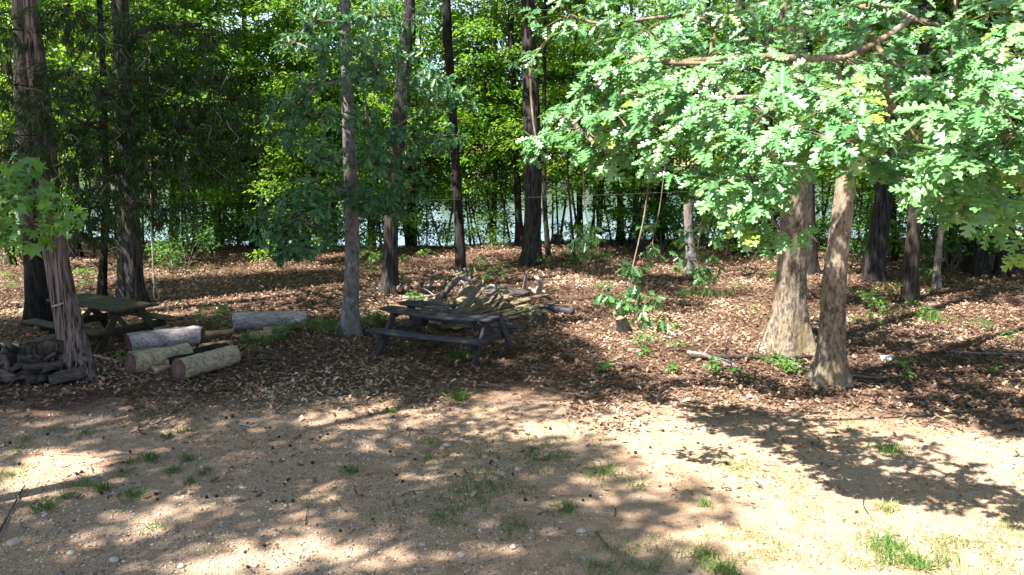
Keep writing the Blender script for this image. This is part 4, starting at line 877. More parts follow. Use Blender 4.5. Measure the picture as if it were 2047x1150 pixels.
def stick(name, label, pts, r0, r1, mat, group=None, cat='stick', side=0, seed=0, segs=6):
    pts = [np.array(p, float) for p in pts]; org = pts[0]; n = 6 * len(pts); path = catmull(pts, n); rng = np.random.default_rng(seed); mb = MB()
    path = path + rng.normal(0, r0 * .12, path.shape); V, Fq = tube(path, np.linspace(r0, r1, n) * rng.uniform(.88, 1.12, n), segs); mb.add(V, [Fq] + caps(n, segs), 0, np.clip(rng.normal(.5, .15, len(V)), 0, 1))
    for s in range(side):
        i = rng.integers(n // 4, n - 2); d = rng.normal(0, 1, 3); d[2] = abs(d[2]) * .7 + .1; d = d / np.linalg.norm(d) * r0 * rng.uniform(5, 11)
        V, Fq = tube(catmull([path[i], path[i] + d * .5 + rng.normal(0, r0, 3), path[i] + d], 5), np.linspace(r0 * .55, r0 * .15, 5), 5); mb.add(V, Fq, 0, .5)
    return tag(mb.build(name, mat, None, smooth=True, origin=org), label, cat, group)
def gp(x, y, z=0.0):
    g = GZ(x, y, z); return np.array([g.x, g.y, gz(g.x, g.y) + z])
stick('pole', 'pale thin pole lying behind the firewood stack, running out at left', [gp(-60, 690, .3), gp(20, 692, .3), gp(110, 702, .25)], .035, .022, M_LOGTAN, cat='pole')
stick('pole', 'thin pale pole on the ground right of the cedar foot', [gp(160, 708, .1), gp(205, 718, .05), gp(245, 727, .03)], .03, .018, M_LOGTAN, cat='pole', seed=2)

# ---------------------------------------------------------------- pile of boards and branches behind the broken table
PG = 'old boards in the pile behind the broken table'
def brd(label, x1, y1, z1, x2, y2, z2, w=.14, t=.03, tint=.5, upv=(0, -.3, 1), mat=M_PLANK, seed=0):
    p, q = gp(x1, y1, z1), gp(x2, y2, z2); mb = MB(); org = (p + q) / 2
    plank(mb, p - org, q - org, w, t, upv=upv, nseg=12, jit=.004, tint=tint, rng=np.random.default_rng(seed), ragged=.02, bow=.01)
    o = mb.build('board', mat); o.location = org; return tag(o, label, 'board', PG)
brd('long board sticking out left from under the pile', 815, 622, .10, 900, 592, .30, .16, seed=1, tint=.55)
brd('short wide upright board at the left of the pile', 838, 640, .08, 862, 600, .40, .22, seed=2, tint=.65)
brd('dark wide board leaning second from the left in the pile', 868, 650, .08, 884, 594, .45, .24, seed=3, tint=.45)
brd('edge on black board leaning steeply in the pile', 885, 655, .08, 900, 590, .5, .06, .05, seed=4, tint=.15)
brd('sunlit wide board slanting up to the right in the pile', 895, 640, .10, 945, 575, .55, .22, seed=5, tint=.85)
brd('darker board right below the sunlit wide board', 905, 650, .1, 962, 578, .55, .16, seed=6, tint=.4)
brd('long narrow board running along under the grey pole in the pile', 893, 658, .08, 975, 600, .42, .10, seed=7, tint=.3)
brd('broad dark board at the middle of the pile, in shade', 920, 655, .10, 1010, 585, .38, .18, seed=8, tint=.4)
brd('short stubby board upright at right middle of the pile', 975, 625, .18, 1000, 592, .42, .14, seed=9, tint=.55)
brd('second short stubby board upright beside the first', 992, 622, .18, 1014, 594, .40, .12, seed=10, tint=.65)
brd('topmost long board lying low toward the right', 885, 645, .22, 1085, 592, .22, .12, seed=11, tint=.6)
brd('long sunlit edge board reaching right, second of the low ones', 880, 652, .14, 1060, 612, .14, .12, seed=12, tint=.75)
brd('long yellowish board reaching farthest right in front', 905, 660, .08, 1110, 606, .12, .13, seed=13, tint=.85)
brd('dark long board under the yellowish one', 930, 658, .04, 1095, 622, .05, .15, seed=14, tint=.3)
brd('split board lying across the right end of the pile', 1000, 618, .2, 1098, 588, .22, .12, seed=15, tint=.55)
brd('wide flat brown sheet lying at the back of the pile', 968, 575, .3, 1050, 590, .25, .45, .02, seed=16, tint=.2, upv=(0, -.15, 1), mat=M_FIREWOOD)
brd('grey beam lying alone right of the board pile', 1070, 616, .06, 1145, 624, .06, .14, .12, seed=17, tint=.5, mat=M_TABLE)
BG = 'branches in the pile behind the broken table'
def br_(label, pts, r0, r1, mat=M_BRANCH, side=1, seed=0): return stick('branch', label, [gp(*p) for p in pts], r0, r1, mat, BG, 'branch', side, seed, 8)
br_('thick greenish branch arching up highest at the back of the pile', [(880, 600, .4), (900, 578, .65), (915, 562, .8), (932, 552, .85), (928, 540, .95)], .065, .025, M_BRANCH, 1, 1)
br_('thick grey pole slanting up through the middle of the pile', [(885, 655, .25), (925, 615, .5), (950, 588, .65), (960, 574, .7)], .06, .045, M_BRANCH, 0, 2)
br_('pale broken branch end poking up behind the pile', [(920, 590, .4), (935, 568, .6), (947, 552, .75)], .06, .03, M_BRANCH, 2, 3)
br_('short grey limb pointing right in the pile middle', [(950, 612, .3), (975, 594, .45), (1000, 580, .5)], .05, .035, M_BRANCH, 1, 4)
br_('crooked bluish branch with hooked ends at the right of the pile', [(974, 578, .55), (985, 574, .6), (1000, 584, .5), (1012, 590, .4)], .035, .02, M_BRANCH, 1, 5)
br_('thin slanting stick right of the arching branch', [(960, 590, .4), (965, 578, .5), (966, 560, .65)], .03, .015, M_BRANCH, 2, 9)
br_('low grey branch trailing at the left foot of the pile', [(805, 596, .06), (840, 594, .1), (875, 590, .2)], .035, .02, M_BRANCH, 2, 10)
# bleached driftwood: two horns on one root
p0 = [gp(1038, 586, .05), gp(1052, 580, .1), gp(1070, 581, .1), gp(1088, 585, .05)]
org = p0[1]; mb = MB(); rng = np.random.default_rng(5)
for pts, r0, r1 in ((p0, .08, .06), ([gp(1049, 581, .08), gp(1050, 566, .32), gp(1053, 545, .65)], .075, .018), ([gp(1074, 582, .08), gp(1081, 570, .28), gp(1078, 560, .45), gp(1069, 553, .52)], .085, .025), ([gp(1060, 582, .1), gp(1058, 574, .2)], .05, .03), ([gp(1046, 584, .05), gp(1036, 576, .16)], .05, .02)):
    path = catmull(pts, 14); V, Fq = tube(path, np.linspace(r0, r1, 14) * rng.uniform(.85, 1.15, 14), 10); mb.add(V, [Fq] + caps(14, 10), 0, .8)
tag(mb.build('driftwood', M_DRIFT, None, smooth=True, origin=org), 'bleached white driftwood root with two upright horns right of the board pile', 'driftwood')
# small round billets at the back left of the pile
for k, (x, y, z) in enumerate([(793, 582, .06), (800, 578, .16), (808, 584, .06), (815, 577, .18), (822, 584, .06), (832, 580, .1), (843, 585, .06), (838, 574, .2), (852, 576, .1)]):
    p = gp(x, y, z); a = random.uniform(-.5, .5); q = p + np.array([math.sin(a) * .4, .4, random.uniform(-.05, .1)])
    log_obj('short grey billet in the small heap right of the dark leaning trunk', p, q, random.uniform(.045, .07), random.choice((M_GREYBARK, M_MIDBARK)), seed=40 + k, group='short billets heaped at the back left of the pile', name='billet', segs=10, cat='firewood')
for k, (x, ) in enumerate([(807,), (816,)]):
    p = gp(x, 588, 0); plank_mb = MB(); plank(plank_mb, (0, 0, -.05), (.02 * k, .03, .42 - .05 * k), .09, .05, upv=(0, -1, 0), nseg=8, tint=.45, jit=.005)
    o = plank_mb.build('post', M_PLANK); o.location = p; tag(o, ('left', 'right')[k] + ' one of two short upright posts beside the billets', 'post', 'short upright posts')

# ---------------------------------------------------------------- stumps, fallen branches, rope, wire, litter
b = G(1247, 664); st = empty('stump', b); tag(st, 'small dark leaning stump below the hanging oak twig', 'stump')
mb = MB(); trunk_geo(mb, b, [b + Vector((0, 0, -.1)), b, b + Vector((-.02, 0, .14)), b + Vector((-.06, 0, .26))], [.12, .115, .10, .09], .5, 4, .12, 20, .03, 4, 14, 5, .12); V = mb.V[0]; ring = V[-20:]
mb.build('bole', M_DARKBARK, st, smooth=True, origin=b); cm = MB(); cm.add(np.concatenate([ring + [0, 0, .001], ring.mean(0)[None] + [0, 0, .012]]), np.array([[k, (k + 1) % 20, 20] for k in range(20)]), 0, .6); cm.build('cut_top', M_SPLIT, st, origin=b)
b = G(1113, 490)
st = empty('stump', b); tag(st, 'dark stump on the lake bank right of the thick middle trunk', 'stump'); mb = MB()
trunk_geo(mb, b, [b + Vector((0, 0, -.1)), b, b + Vector((0, 0, .2)), b + Vector((0, 0, .34))], [.2, .2, .18, .17], .3, 5, .1, 18, .05, 2); V = mb.V[0]; ring = V[-18:]
mb.build('bole', M_DARKBARK, st, smooth=True, origin=b); cm = MB(); cm.add(np.concatenate([ring, ring.mean(0)[None] + [0, 0, .01]]), np.array([[k, (k + 1) % 18, 18] for k in range(18)]), 0, .5); cm.build('cut_top', M_CUT, st, origin=b)
stick('fallen_branch', 'long grey fallen branch lying left of the front pale oak', [gp(1378, 712, .05), gp(1430, 716, .06), (gp(1500, 716, .05)), gp(1570, 718, .05), gp(1622, 712, .06)], .036, .03, M_MIDBARK, cat='branch', side=3, seed=3, segs=10)
stick('fallen_branch', 'short dark branch lying beside the left end of the long fallen branch', [gp(1375, 706, .07), gp(1410, 712, .08), gp(1450, 728, .04), gp(1480, 737, .03)], .04, .02, M_GREYBARK, cat='branch', side=3, seed=4)
stick('fallen_branch', 'thin pale stick in the litter right of the front pale oak', [gp(1700, 752, .03), gp(1750, 757, .03), gp(1800, 754, .03)], .022, .012, M_GREYBARK, cat='branch', side=1, seed=5)
stick('fallen_branch', 'thin grey stick lying far right in the leaf litter', [gp(1900, 704, .03), gp(1960, 708, .04), gp(2060, 710, .03)], .022, .012, M_GREYBARK, cat='branch', seed=6)
stick('fallen_branch', 'reddish brown stick lying at the lower left edge', [gp(-10, 1080, .03), gp(22, 1020, .03), gp(50, 970, .02)], .014, .008, M_CUT, cat='stick', seed=7)
stick('fallen_branch', 'pale forked twig curled on the dirt in the left middle', [gp(478, 848, .015), gp(505, 853, .02), gp(520, 845, .02), gp(526, 838, .02)], .010, .005, M_DRIFT, cat='stick', seed=8, side=1)
stick('fallen_branch', 'small dark hooked twig on the sunny patch in the lower middle', [gp(1075, 1028, .015), gp(1095, 1022, .02), gp(1108, 1034, .01)], .008, .004, M_GREYBARK, cat='stick', seed=9)
rt = random.Random(12)
for k in range(46):
    x = rt.uniform(40, 2000); y = rt.uniform(560, 1120); a = rt.uniform(0, 6.28); L = rt.uniform(.12, .4); p = gp(x, y, .015); d = np.array([math.cos(a), math.sin(a), 0]) * L
    stick('twig', 'small thin twig lying on the ground', [p, p + d * .5 + np.array([rt.uniform(-.03, .03), rt.uniform(-.03, .03), .01]), p + d], .006, .003, M_MIDBARK if k % 2 else M_DEADTWIG, 'small twigs strewn over the ground', 'twig', 0, k, 4)
# rope with a loop hanging from a limb of the thick trunk
top = P(299, 60, 17.2); kx = P(308, 560, 17.2); Yr = 17.2
rp = empty('hanging_rope', kx); tag(rp, 'pale hanging rope ending in a knotted loop, right of the thick dark trunk', 'rope')
mb = MB(); pts = catmull([top, P(301, 300, Yr), P(303, 450, Yr), P(307, 548, Yr)], 40); V, Fq = tube(pts, .015, 6); mb.add(V, Fq); mb.build('strand', M_ROPE, rp, smooth=True, origin=kx)
mb = MB(); V, Fq = tube(catmull([P(307, 545, Yr), P(308, 560, Yr), P(309, 570, Yr)], 8), [.016, .028, .03, .026, .03, .026, .028, .016], 8); mb.add(V, [Fq] + caps(8, 8)); mb.build('knot', M_ROPE, rp, smooth=True, origin=kx)
mb = MB(); lp = [P(309, 568, Yr), P(307, 585, Yr - .03), P(309, 597, Yr - .03), P(314, 600, Yr), P(318, 594, Yr + .03), P(315, 582, Yr + .02), P(310, 568, Yr)]; V, Fq = tube(catmull(lp, 30), .013, 6); mb.add(V, Fq); mb.build('loop', M_ROPE, rp, smooth=True, origin=kx)
# the limb the rope hangs from belongs to the thick trunk
root, b3, pts3 = OAK3; q = pts3[int(np.argmin(np.abs(pts3[:, 2] - top.z + .3)))]
mb = MB(); V, Fq = tube(catmull([q, (np.array(q) + np.array(top)) / 2 + [0, 0, .12], np.array(top) + [0, 0, .03], np.array(top) + [.9, .1, .1]], 16), np.linspace(.10, .04, 16), 8); mb.add(V, Fq); mb.build('bough', M_DARKBARK, root, smooth=True, origin=b3)
mb = MB(); w0 = P(262, 402, b3.y - .25); w1 = P(1606, 372, bA.y + .3); ww = np.array([np.array(w0) + (np.array(w1) - np.array(w0)) * t - np.array([0, 0, .10 * 4 * t * (1 - t)]) for t in np.linspace(0, 1, 40)])
V, Fq = tube(ww, .0018, 5); mb.add(V, Fq); tag(mb.build('wire', M_WIRE), 'thin dark wire strung across the wood between two trunks', 'wire')
mb = MB(); c = P(499, 437, 33.0); V, Fq = tube(np.array([c + Vector((0, 0, -.15)), c + Vector((0, 0, .15))]), .06, 10); mb.add(V, Fq)
V, Fq = tube(np.array([c + Vector((0, 0, -2.2)), c + Vector((0, 0, -.15)), c + Vector((0, 0, -.1))]), [.045, .045, .045], 8); mb.add(V, Fq, 1); V, Fq = tube(np.array([c + Vector((0, 0, .1)), c + Vector((0, 0, .75))]), [.045, .045], 8); mb.add(V, [Fq] + caps(2, 8), 1)
tag(mb.build('marker_post', [M_RED, M_DRIFT], smooth=True), 'pale post with a red band at the lake edge beside the slim winding tree', 'post')
# white scrap lying right of the oak
p = gp(1771, 716, .03); mb = MB(); plank(mb, (-.07, 0, 0), (.07, .02, .02), .14, .02, upv=(.1, -.4, 1), nseg=6, jit=.004, tint=.6); o = mb.build('scrap', M_WHITE); o.location = p; o.rotation_euler = (0, 0, -.3); tag(o, 'small white scrap lying in the leaf litter right of the front oak', 'litter')
# ---------------------------------------------------------------- stones and seed balls
def stone_mesh(seed, mat):
    rng = np.random.default_rng(seed); path = np.array([(0, 0, -.5), (0, 0, -.42), (0, 0, -.15), (0, 0, .15), (0, 0, .4), (0, 0, .5)]); rad = [.05, .5, .75, .7, .42, .05]
    def rf(R, th, p):
        s = np.stack([np.cos(th)[None] * 1.2 + seed + 0 * R, np.sin(th)[None] * 1.2 + 0 * R, p[:, 2:3] * 2 + 0 * R], -1); return R * (.75 + .55 * vnoise(s.reshape(-1, 3)).reshape(R.shape))
    V, Fq = tube(path, rad, 9, rf); mb = MB(); V[:, 2] *= .75; V += np.random.default_rng(seed + 50).normal(0, .05, V.shape); mb.add(V, [Fq] + caps(6, 9), 0, np.clip(rng.normal(.5, .15, len(V)), 0, 1)); o = mb.build('stone', mat, smooth=False); m = o.data; bpy.data.objects.remove(o); return m
STM = [stone_mesh(1, M_STONE), stone_mesh(2, M_STONE), stone_mesh(3, M_GREYSTONE)]
def inst(name, me, loc, sc, rz, label, cat, group, rx=0):
    o = bpy.data.objects.new(name, me); C.objects.link(o); o.location = loc; o.scale = sc if isinstance(sc, tuple) else (sc,) * 3; o.rotation_euler = (rx, 0, rz); return tag(o, label, cat, group)
STG = 'pale stones lying on the dirt'
for (x, y, s, k, lab) in [(28, 1088, .13, 0, 'flat white stone at the lower left corner'), (142, 1108, .09, 0, 'white stone low down, right of the flat corner stone'), (228, 1122, .1, 1, 'pale stone beside the lower left gravel'), (362, 1134, .08, 0, 'ochre stone at the bottom edge, left of the bright sun patch'), (893, 892, .1, 1, 'white stone in the sunny strip above the grass'),
    (1407, 860, .13, 0, 'white chunk of rock in the sun, left of the oak shadow'), (1162, 1064, .1, 1, 'round white stone in the lower middle shade'), (1026, 1095, .08, 0, 'white pebble stone low in the middle, left one'), (922, 1112, .1, 1, 'white stone low in the middle, below the grass'), (1003, 950, .1, 0, 'pale rock at the edge of the grass patch'), (1035, 940, .09, 1, 'pale rock right beside the grass patch rock'),
    (1945, 875, .14, 1, 'pale stone in the oak shadow at right'), (2015, 935, .13, 0, 'large pale stone in the shadow at the right edge'), (1075, 634, .22, 2, 'grey mossy rock right of the broken table'), (1060, 640, .16, 2, 'smaller grey rock beside the mossy rock'), (1697, 775, .16, 2, 'grey stone at the foot of the front pale oak'), (1060, 755, .08, 0, 'small pale stone in the litter below the table'), (845, 1090, .07, 0, 'small bluish white stone in the lower left middle'), (1300, 885, .07, 1, 'yellowish stone in the open sun'), (880, 905, .07, 1, 'small stone beneath the sunny strip')]:
    p = gp(x, y, 0); inst('stone', STM[k], p + np.array([0, 0, s * .12]), (s * .6, s * .5, s * .62), x * .7, lab, 'stone', STG)
rb = random.Random(8); mbb = MB(); V, Fq = tube(np.array([(0, 0, -1), (0, 0, -.9), (0, 0, -.5), (0, 0, 0), (0, 0, .5), (0, 0, .9), (0, 0, 1)]), [.02, .44, .87, 1, .87, .44, .02], 10)
V = V * (1 + .16 * np.sign(np.sin(np.arange(len(V)) * 2.4))[:, None]); mbb.add(V, Fq); tmp = mbb.build('seed_ball', M_BALL); BALL = tmp.data; bpy.data.objects.remove(tmp)
spots = [(498, 822), (452, 838), (465, 836), (495, 848), (531, 858), (540, 857), (558, 876), (600, 873), (624, 880), (640, 877), (545, 898), (580, 893), (243, 944), (153, 950), (163, 946), (203, 988), (215, 998), (312, 990), (314, 1000), (413, 996), (433, 994), (552, 1003), (566, 1005), (586, 1004), (568, 970), (625, 928), (690, 936), (528, 1093), (490, 1106), (496, 1136), (680, 1063), (792, 952), (805, 965), (745, 1040), (1180, 993), (1165, 1002), (1100, 860), (1258, 862), (1325, 862), (1270, 907), (1300, 896), (1440, 890), (1395, 887), (1713, 1026), (910, 950), (1025, 950), (670, 833), (680, 850), (700, 840), (655, 870), (830, 920), (780, 905), (850, 800), (1050, 1002), (20, 888), (40, 930), (95, 870), (370, 800), (340, 870), (260, 905)]
for (x, y) in spots:
    p = gp(x, y, 0); r = rb.uniform(.012, .019); inst('seed_ball', BALL, p + np.array([0, 0, r * .8]), r, rb.uniform(0, 6), 'small dark spiky seed ball lying on the dirt', 'seed ball', 'seed balls strewn over the dirt', rb.uniform(0, 3))

# ---------------------------------------------------------------- seedlings and small plants
def plant_proto(seed, r, n, leaf, tmpl, h):
    rng = np.random.default_rng(seed); root = empty('seedling', (0, 0, 0)); mb = MB(); sb = MB()
    for k in range(n):
        a = rng.uniform(0, 6.28); rr = r * rng.random() ** .6; e = np.array([math.cos(a) * rr, math.sin(a) * rr, h * rng.uniform(.4, 1.1)])
        V, Fq = tube(catmull([np.array([0, 0, -.02]), e * np.array([.4, .4, .7]), e], 4), [.004, .003, .002, .002], 3); sb.add(V, Fq)
        rosettes(mb, tmpl, e[None], np.array([[math.cos(a) * .4, math.sin(a) * .4, .8]]), 4, leaf, .25, (55, 90), rng, .5, .25, 1, 0)
    sb.build('stems', M_TWIG, root); mb.build('leaves', M_PLANT, root); return root
PL = [plant_proto(71, .16, 7, .085, T_LOBED, .22), plant_proto(72, .28, 14, .075, T_SIMPLE, .25), plant_proto(73, .12, 5, .10, T_SIMPLE, .14), plant_proto(74, .25, 10, .11, T_STAR, .35)]
used_pl = set()
zones = [([(505, 690), (498, 680), (560, 680), (552, 676), (575, 672), (615, 660), (645, 668), (660, 662), (540, 690), (280, 745), (245, 735), (430, 668), (510, 712)], 'green seedling among the sawn logs'),
         ([(735, 655), (745, 660), (755, 650), (760, 645), (770, 652), (720, 668), (680, 672), (912, 722), (925, 720), (830, 620), (1062, 640)], 'green seedling around the broken table'),
         ([(740, 540), (750, 555), (745, 530), (760, 525), (810, 525), (850, 520), (730, 520), (960, 545), (985, 550), (1000, 540), (1010, 555), (1120, 525), (1140, 530), (1160, 528), (1180, 522), (1200, 530), (940, 555), (1090, 540), (1215, 525), (975, 560)], 'green seedling on the litter behind the board pile'),
         ([(1390, 575), (1400, 565), (1405, 580), (1420, 570), (1380, 560), (1370, 610), (1480, 580), (1560, 565), (1350, 705), (1285, 710), (1290, 695), (1340, 745), (1360, 660), (1220, 745), (1440, 755), (1480, 760), (1545, 728), (1560, 735), (1575, 742), (1590, 748), (1605, 750), (1530, 735), (1420, 740)], 'green seedling on the litter around the stump and oaks'),
         ([(1730, 610), (1745, 620), (1760, 625), (1770, 640), (1740, 640), (1755, 660), (1720, 650), (1815, 610), (1830, 580), (1850, 575), (1860, 590), (1870, 640), (1840, 635), (1805, 745), (1812, 735), (1810, 760), (1960, 660), (2030, 690), (1990, 750), (1780, 600)], 'green seedling in the shade right of the front oak'),
         ([(235, 500), (250, 520), (330, 540), (345, 530), (320, 520), (390, 510), (20, 560), (22, 580), (180, 580), (170, 560), (60, 520)], 'green seedling in the dark wood by the rope')]
rq = random.Random(4)
for lst, lab in zones:
    for (x, y) in lst:
        k = rq.choice((0, 1, 1, 2, 3)) if y < 700 else rq.choice((0, 2, 2)); p = Vector(gp(x, y, 0)); sc = rq.uniform(.7, 1.3); rz = rq.uniform(0, 6)
        if k in used_pl: o = dup(PL[k], p, rz, sc)
        else: used_pl.add(k); o = PL[k]; o.location = p; o.rotation_euler = (0, 0, rz); o.scale = (sc,) * 3
        tag(o, lab, 'seedling', 'seedlings: ' + lab)
for k, o in enumerate(PL):
    if k not in used_pl: o.location = gp(1010, 640, 0); tag(o, zones[1][1], 'seedling', 'seedlings: ' + zones[1][1])

# ---------------------------------------------------------------- stuff: dead leaves, gravel, grass
def fr_pts(n, y0, y1, rng, power=1.0, extra=.6):
    Y = y0 + (y1 - y0) * rng.random(n) ** power; X = rng.uniform(-1, 1, n) * (Y * .5535 + extra); return X, Y
def grid_noise(X, Y, s, seed=0): return vnoise(np.stack([X * s, Y * s, X * 0 + seed], -1))
def leaf_pool(n, y0, y1, size, seed):
    rng = np.random.default_rng(seed); X, Y = fr_pts(n, y0, y1, rng, .85, 1.5)
    d = Y - boundary(X) + 3.0 * (grid_noise(X, Y, .9, 5.5) - .5); keep = rng.random(n) < np.clip(.10 + d * .8, .045, 1) * np.clip(.35 + 1.2 * grid_noise(X, Y, 1.6, 2.2), .3, 1)
    X, Y = X[keep], Y[keep]; m = len(X); Z = gzn(X, Y) + .004 + .03 * rng.random(m) * np.clip(d[keep], 0.1, 1)
    a = rng.uniform(0, 6.28, m); l = np.stack([np.cos(a), np.sin(a), rng.normal(0, .22, m)], -1); nr = np.stack([rng.normal(0, .27, m), rng.normal(0, .27, m), np.ones(m)], -1)
    mb = MB(); t = np.clip(rng.normal(.42, .2, m) + .7 * (grid_noise(X, Y, .7, 12.5) - .5) + .4 * (grid_noise(X, Y, 3.1, 14.5) - .5), 0, 1); pos = np.stack([X, Y, Z], -1); sz = size * np.clip(np.exp(rng.normal(0, .38, m)), .4, 2.2)
    curl = half([(0, 0), (.24, .3), (.12, .42), (.26, .62), (.1, .8), (0, 1)], -.25, .45) if size > .05 else T_SIMPLE
    scatter(mb, curl, pos, l, nr, sz, t); return mb
mb = leaf_pool(270000, 8.4, 31, .054, 81)
rng = np.random.default_rng(83); X, Y = fr_pts(26000, 6.0, 12.2, rng, 1.1, .6); k = rng.random(len(X)) < np.clip(.10 + 1.4 * (grid_noise(X, Y, 1.1, 3.7) - .42) + .12 * (Y - 8), .06, 1); X, Y = X[k], Y[k]; m = len(X)
a = rng.uniform(0, 6.28, m); scatter(mb, T_SIMPLE, np.stack([X, Y, gzn(X, Y) + .004 + .006 * rng.random(m)], -1), np.stack([np.cos(a), np.sin(a), rng.normal(0, .15, m)], -1), np.stack([rng.normal(0, .25, m), rng.normal(0, .25, m), np.ones(m)], -1), .019 * np.exp(rng.normal(0, .45, m)), np.clip(rng.normal(.38, .2, m), 0, 1))
tag(mb.build('leaf_litter', M_LITTER), 'brown dead leaves covering the ground under the trees', 'leaf litter', kind='stuff')
rng = np.random.default_rng(91)
def pebbles(n):
    X, Y = fr_pts(n, 5.6, 12.3, rng, 1.25, .6); w = grid_noise(X, Y, .8, 1.1); w2 = grid_noise(X, Y, 2.6, 4.4); keep = (rng.random(n) < np.clip((w * .6 + w2 * .6 - .30) * 2.0 + np.where(X < 0, .2, 0), .05, 1)) & (Y < boundary(X) + .5)
    X, Y = X[keep], Y[keep]; m = len(X); s = .0068 * np.exp(rng.normal(0, .5, m)) * np.where(X < 0, 1.1, .9); s = np.clip(s, .003, .026)
    V0 = np.array([(1, 0, 0), (.3, .95, 0), (-.8, .6, 0), (-.8, -.6, 0), (.3, -.95, 0), (.1, .1, .7), (0, 0, -.6)]); F0 = np.array([(0, 1, 5), (1, 2, 5), (2, 3, 5), (3, 4, 5), (4, 0, 5), (1, 0, 6), (2, 1, 6), (3, 2, 6), (4, 3, 6), (0, 4, 6)])
    a = rng.uniform(0, 6.28, m); c_, s_ = np.cos(a), np.sin(a); V = np.tile(V0, (m, 1, 1)) * (s[:, None, None]) * rng.uniform(.6, 1.3, (m, 7, 3))
    x = V[..., 0] * c_[:, None] - V[..., 1] * s_[:, None] + X[:, None]; y = V[..., 0] * s_[:, None] + V[..., 1] * c_[:, None] + Y[:, None]; z = V[..., 2] + (gzn(X, Y) + s * .15)[:, None]
    mb = MB(); mb.add(np.stack([x, y, z], -1).reshape(-1, 3), (np.arange(m)[:, None, None] * 7 + F0[None]).reshape(-1, 3), 0, np.repeat(np.clip(rng.normal(.5, .25, m), 0, 1), 7)); return mb
tag(pebbles(75000).build('gravel', M_PEBBLE), 'small mixed gravel strewn over the dirt', 'gravel', kind='stuff')
gmb = MB(); rng = np.random.default_rng(95)
def tuft(x, y, spread_px, nbl, h, tmean):
    g = G(x, y); sp = spread_px * depth_of(g) / F; n = int(nbl * (1.05 if 780 < x < 1260 and 880 < y < 1080 else 1.3)); h = h * 1.25; X = g.x + rng.normal(0, sp, n); Y = g.y + rng.normal(0, sp * 1.1, n); kk = grid_noise(X, Y, 5.5, 9.1) > (.45 if spread_px > 22 else .2); X, Y = X[kk], Y[kk]
    if len(X): blades(X, Y, h, tmean)
def blades(X, Y, h, tmean):
    n = len(X); Z = gzn(X, Y); a = rng.uniform(0, 6.28, n); hh = h * rng.uniform(.35, 1.1, n); ln = rng.uniform(.5, 2.2, n)
    o = np.stack([np.cos(a), np.sin(a), 0 * a], -1); s = np.stack([-np.sin(a), np.cos(a), 0 * a], -1); w = (.0016 + .025 * hh * rng.uniform(.5, 1, n))[:, None]
    b = np.stack([X, Y, Z], -1); m = b + o * (hh * ln * .35)[:, None] + np.array([0, 0, 1]) * (hh * .65)[:, None]; t = b + o * (hh * ln)[:, None] + np.array([0, 0, 1]) * (hh * np.clip(1.0 - .38 * ln, .12, 1))[:, None]
    V = np.stack([b - s * w, b + s * w, m + s * w * .8, m - s * w * .8, t], 1); Fq = np.array([[0, 1, 2, 3]]); Ft = np.array([[3, 2, 4]]); off = (np.arange(n) * 5)[:, None, None]
    gmb.add(V.reshape(-1, 3), [(off + Fq).reshape(-1, 4), (off + Ft).reshape(-1, 3)], 0, np.repeat(np.clip(rng.normal(tmean, .16, n), 0, 1), 5))
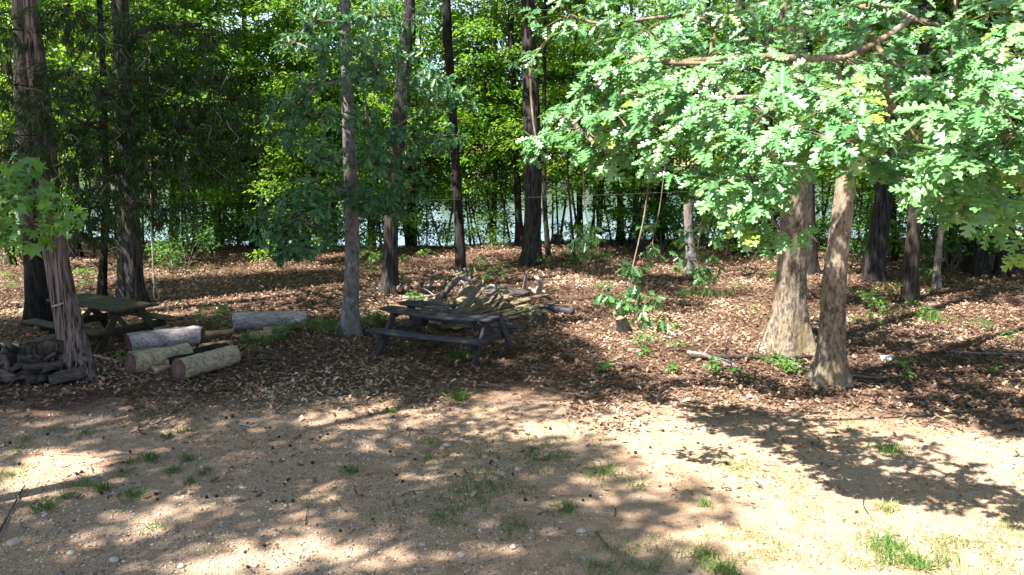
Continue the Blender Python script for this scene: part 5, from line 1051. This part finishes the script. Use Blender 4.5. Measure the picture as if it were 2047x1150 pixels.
for (x, y, s, n, h, t) in [(1010, 915, 60, 160, .09, .3), (930, 905, 50, 150, .09, .3), (1090, 910, 30, 110, .1, .35), (1130, 905, 40, 130, .09, .4), (860, 885, 10, 40, .1, .5), (960, 965, 60, 240, .07, .25), (880, 1010, 60, 240, .07, .25), (980, 985, 40, 180, .07, .25), (830, 1020, 60, 180, .06, .25), (920, 1040, 50, 160, .06, .3), (1020, 1000, 60, 160, .06, .3), (1030, 1055, 30, 160, .07, .3), (890, 1060, 40, 80, .06, .3), (700, 945, 10, 60, .07, .25), (850, 920, 20, 70, .06, .25), (1210, 950, 18, 130, .11, .55), (1265, 968, 14, 70, .09, .5), (1130, 1020, 14, 80, .09, .5), (920, 800, 7, 60, .16, .3), (780, 825, 5, 20, .1, .3), (1200, 910, 40, 80, .06, .6),
    (1230, 1095, 40, 140, .05, .4), (1290, 1090, 50, 160, .05, .4), (1200, 1140, 30, 110, .07, .4), (1300, 1140, 30, 110, .06, .45), (1420, 1120, 25, 160, .1, .55), (1440, 1140, 18, 120, .1, .6), (1500, 1090, 45, 160, .06, .6), (1550, 1080, 60, 180, .05, .65), (1560, 1140, 60, 180, .06, .6), (1680, 1050, 50, 160, .06, .65), (1740, 1080, 50, 160, .06, .6), (1800, 1110, 28, 220, .12, .5), (1780, 1140, 40, 180, .09, .55), (1840, 1120, 22, 160, .11, .5), (1900, 1090, 50, 160, .07, .6), (1960, 1090, 50, 130, .06, .6), (2030, 1060, 40, 130, .06, .7), (1990, 1140, 60, 160, .06, .65), (1770, 1020, 10, 70, .09, .75), (1600, 1020, 50, 130, .05, .75), (1550, 950, 60, 130, .05, .65), (1470, 935, 20, 70, .08, .6), (1590, 975, 40, 110, .06, .6), (1740, 900, 40, 130, .06, .3), (1780, 905, 16, 90, .1, .3), (1690, 850, 30, 70, .06, .35), (1410, 1010, 8, 40, .08, .3),
    (370, 862, 12, 60, .07, .25), (330, 875, 8, 45, .07, .25), (285, 835, 12, 45, .06, .2), (180, 865, 12, 45, .06, .25), (115, 860, 14, 55, .06, .2), (55, 880, 12, 45, .06, .25), (40, 900, 18, 55, .06, .25), (15, 950, 20, 90, .08, .4), (90, 1015, 12, 70, .09, .25), (130, 995, 14, 55, .06, .2), (150, 975, 14, 55, .06, .25), (205, 980, 10, 60, .09, .25), (180, 970, 8, 45, .08, .25), (270, 990, 10, 60, .09, .3), (300, 920, 8, 50, .11, .2), (372, 920, 10, 50, .08, .2), (258, 925, 8, 35, .07, .25), (345, 945, 8, 35, .09, .2), (255, 950, 14, 50, .06, .3), (380, 965, 7, 35, .08, .3), (405, 950, 8, 35, .08, .25), (310, 1060, 20, 40, .05, .4), (320, 1055, 10, 30, .07, .35), (250, 1010, 20, 45, .05, .3), (700, 980, 40, 60, .05, .35), (620, 1005, 20, 40, .05, .45), (430, 1100, 30, 40, .05, .4),
    (1830, 635, 14, 60, .22, .35), (1875, 645, 10, 60, .2, .35), (1400, 590, 16, 60, .22, .5), (1440, 590, 14, 40, .15, .5), (1500, 640, 30, 60, .12, .55), (1540, 620, 30, 60, .14, .5), (400, 540, 30, 60, .14, .4), (345, 560, 30, 50, .12, .3)]:
    tuft(x, y, s, n, h, t)
X, Y = fr_pts(7000, 6.2, 11.5, rng, 1.2); k = (grid_noise(X, Y, .7, 6.6) > .56) & (rng.random(len(X)) < .6); blades(X[k], Y[k], .035, .6)
X, Y = fr_pts(9000, 6.2, 9.2, rng, 1.2); k = (X > 1.5) & (grid_noise(X, Y, 1.4, 8.8) > .50) & (rng.random(len(X)) < .6); blades(X[k], Y[k], .04, .8)
tag(gmb.build('grass', M_GRASS), 'thin patchy grass growing through the dirt', 'grass', kind='stuff')
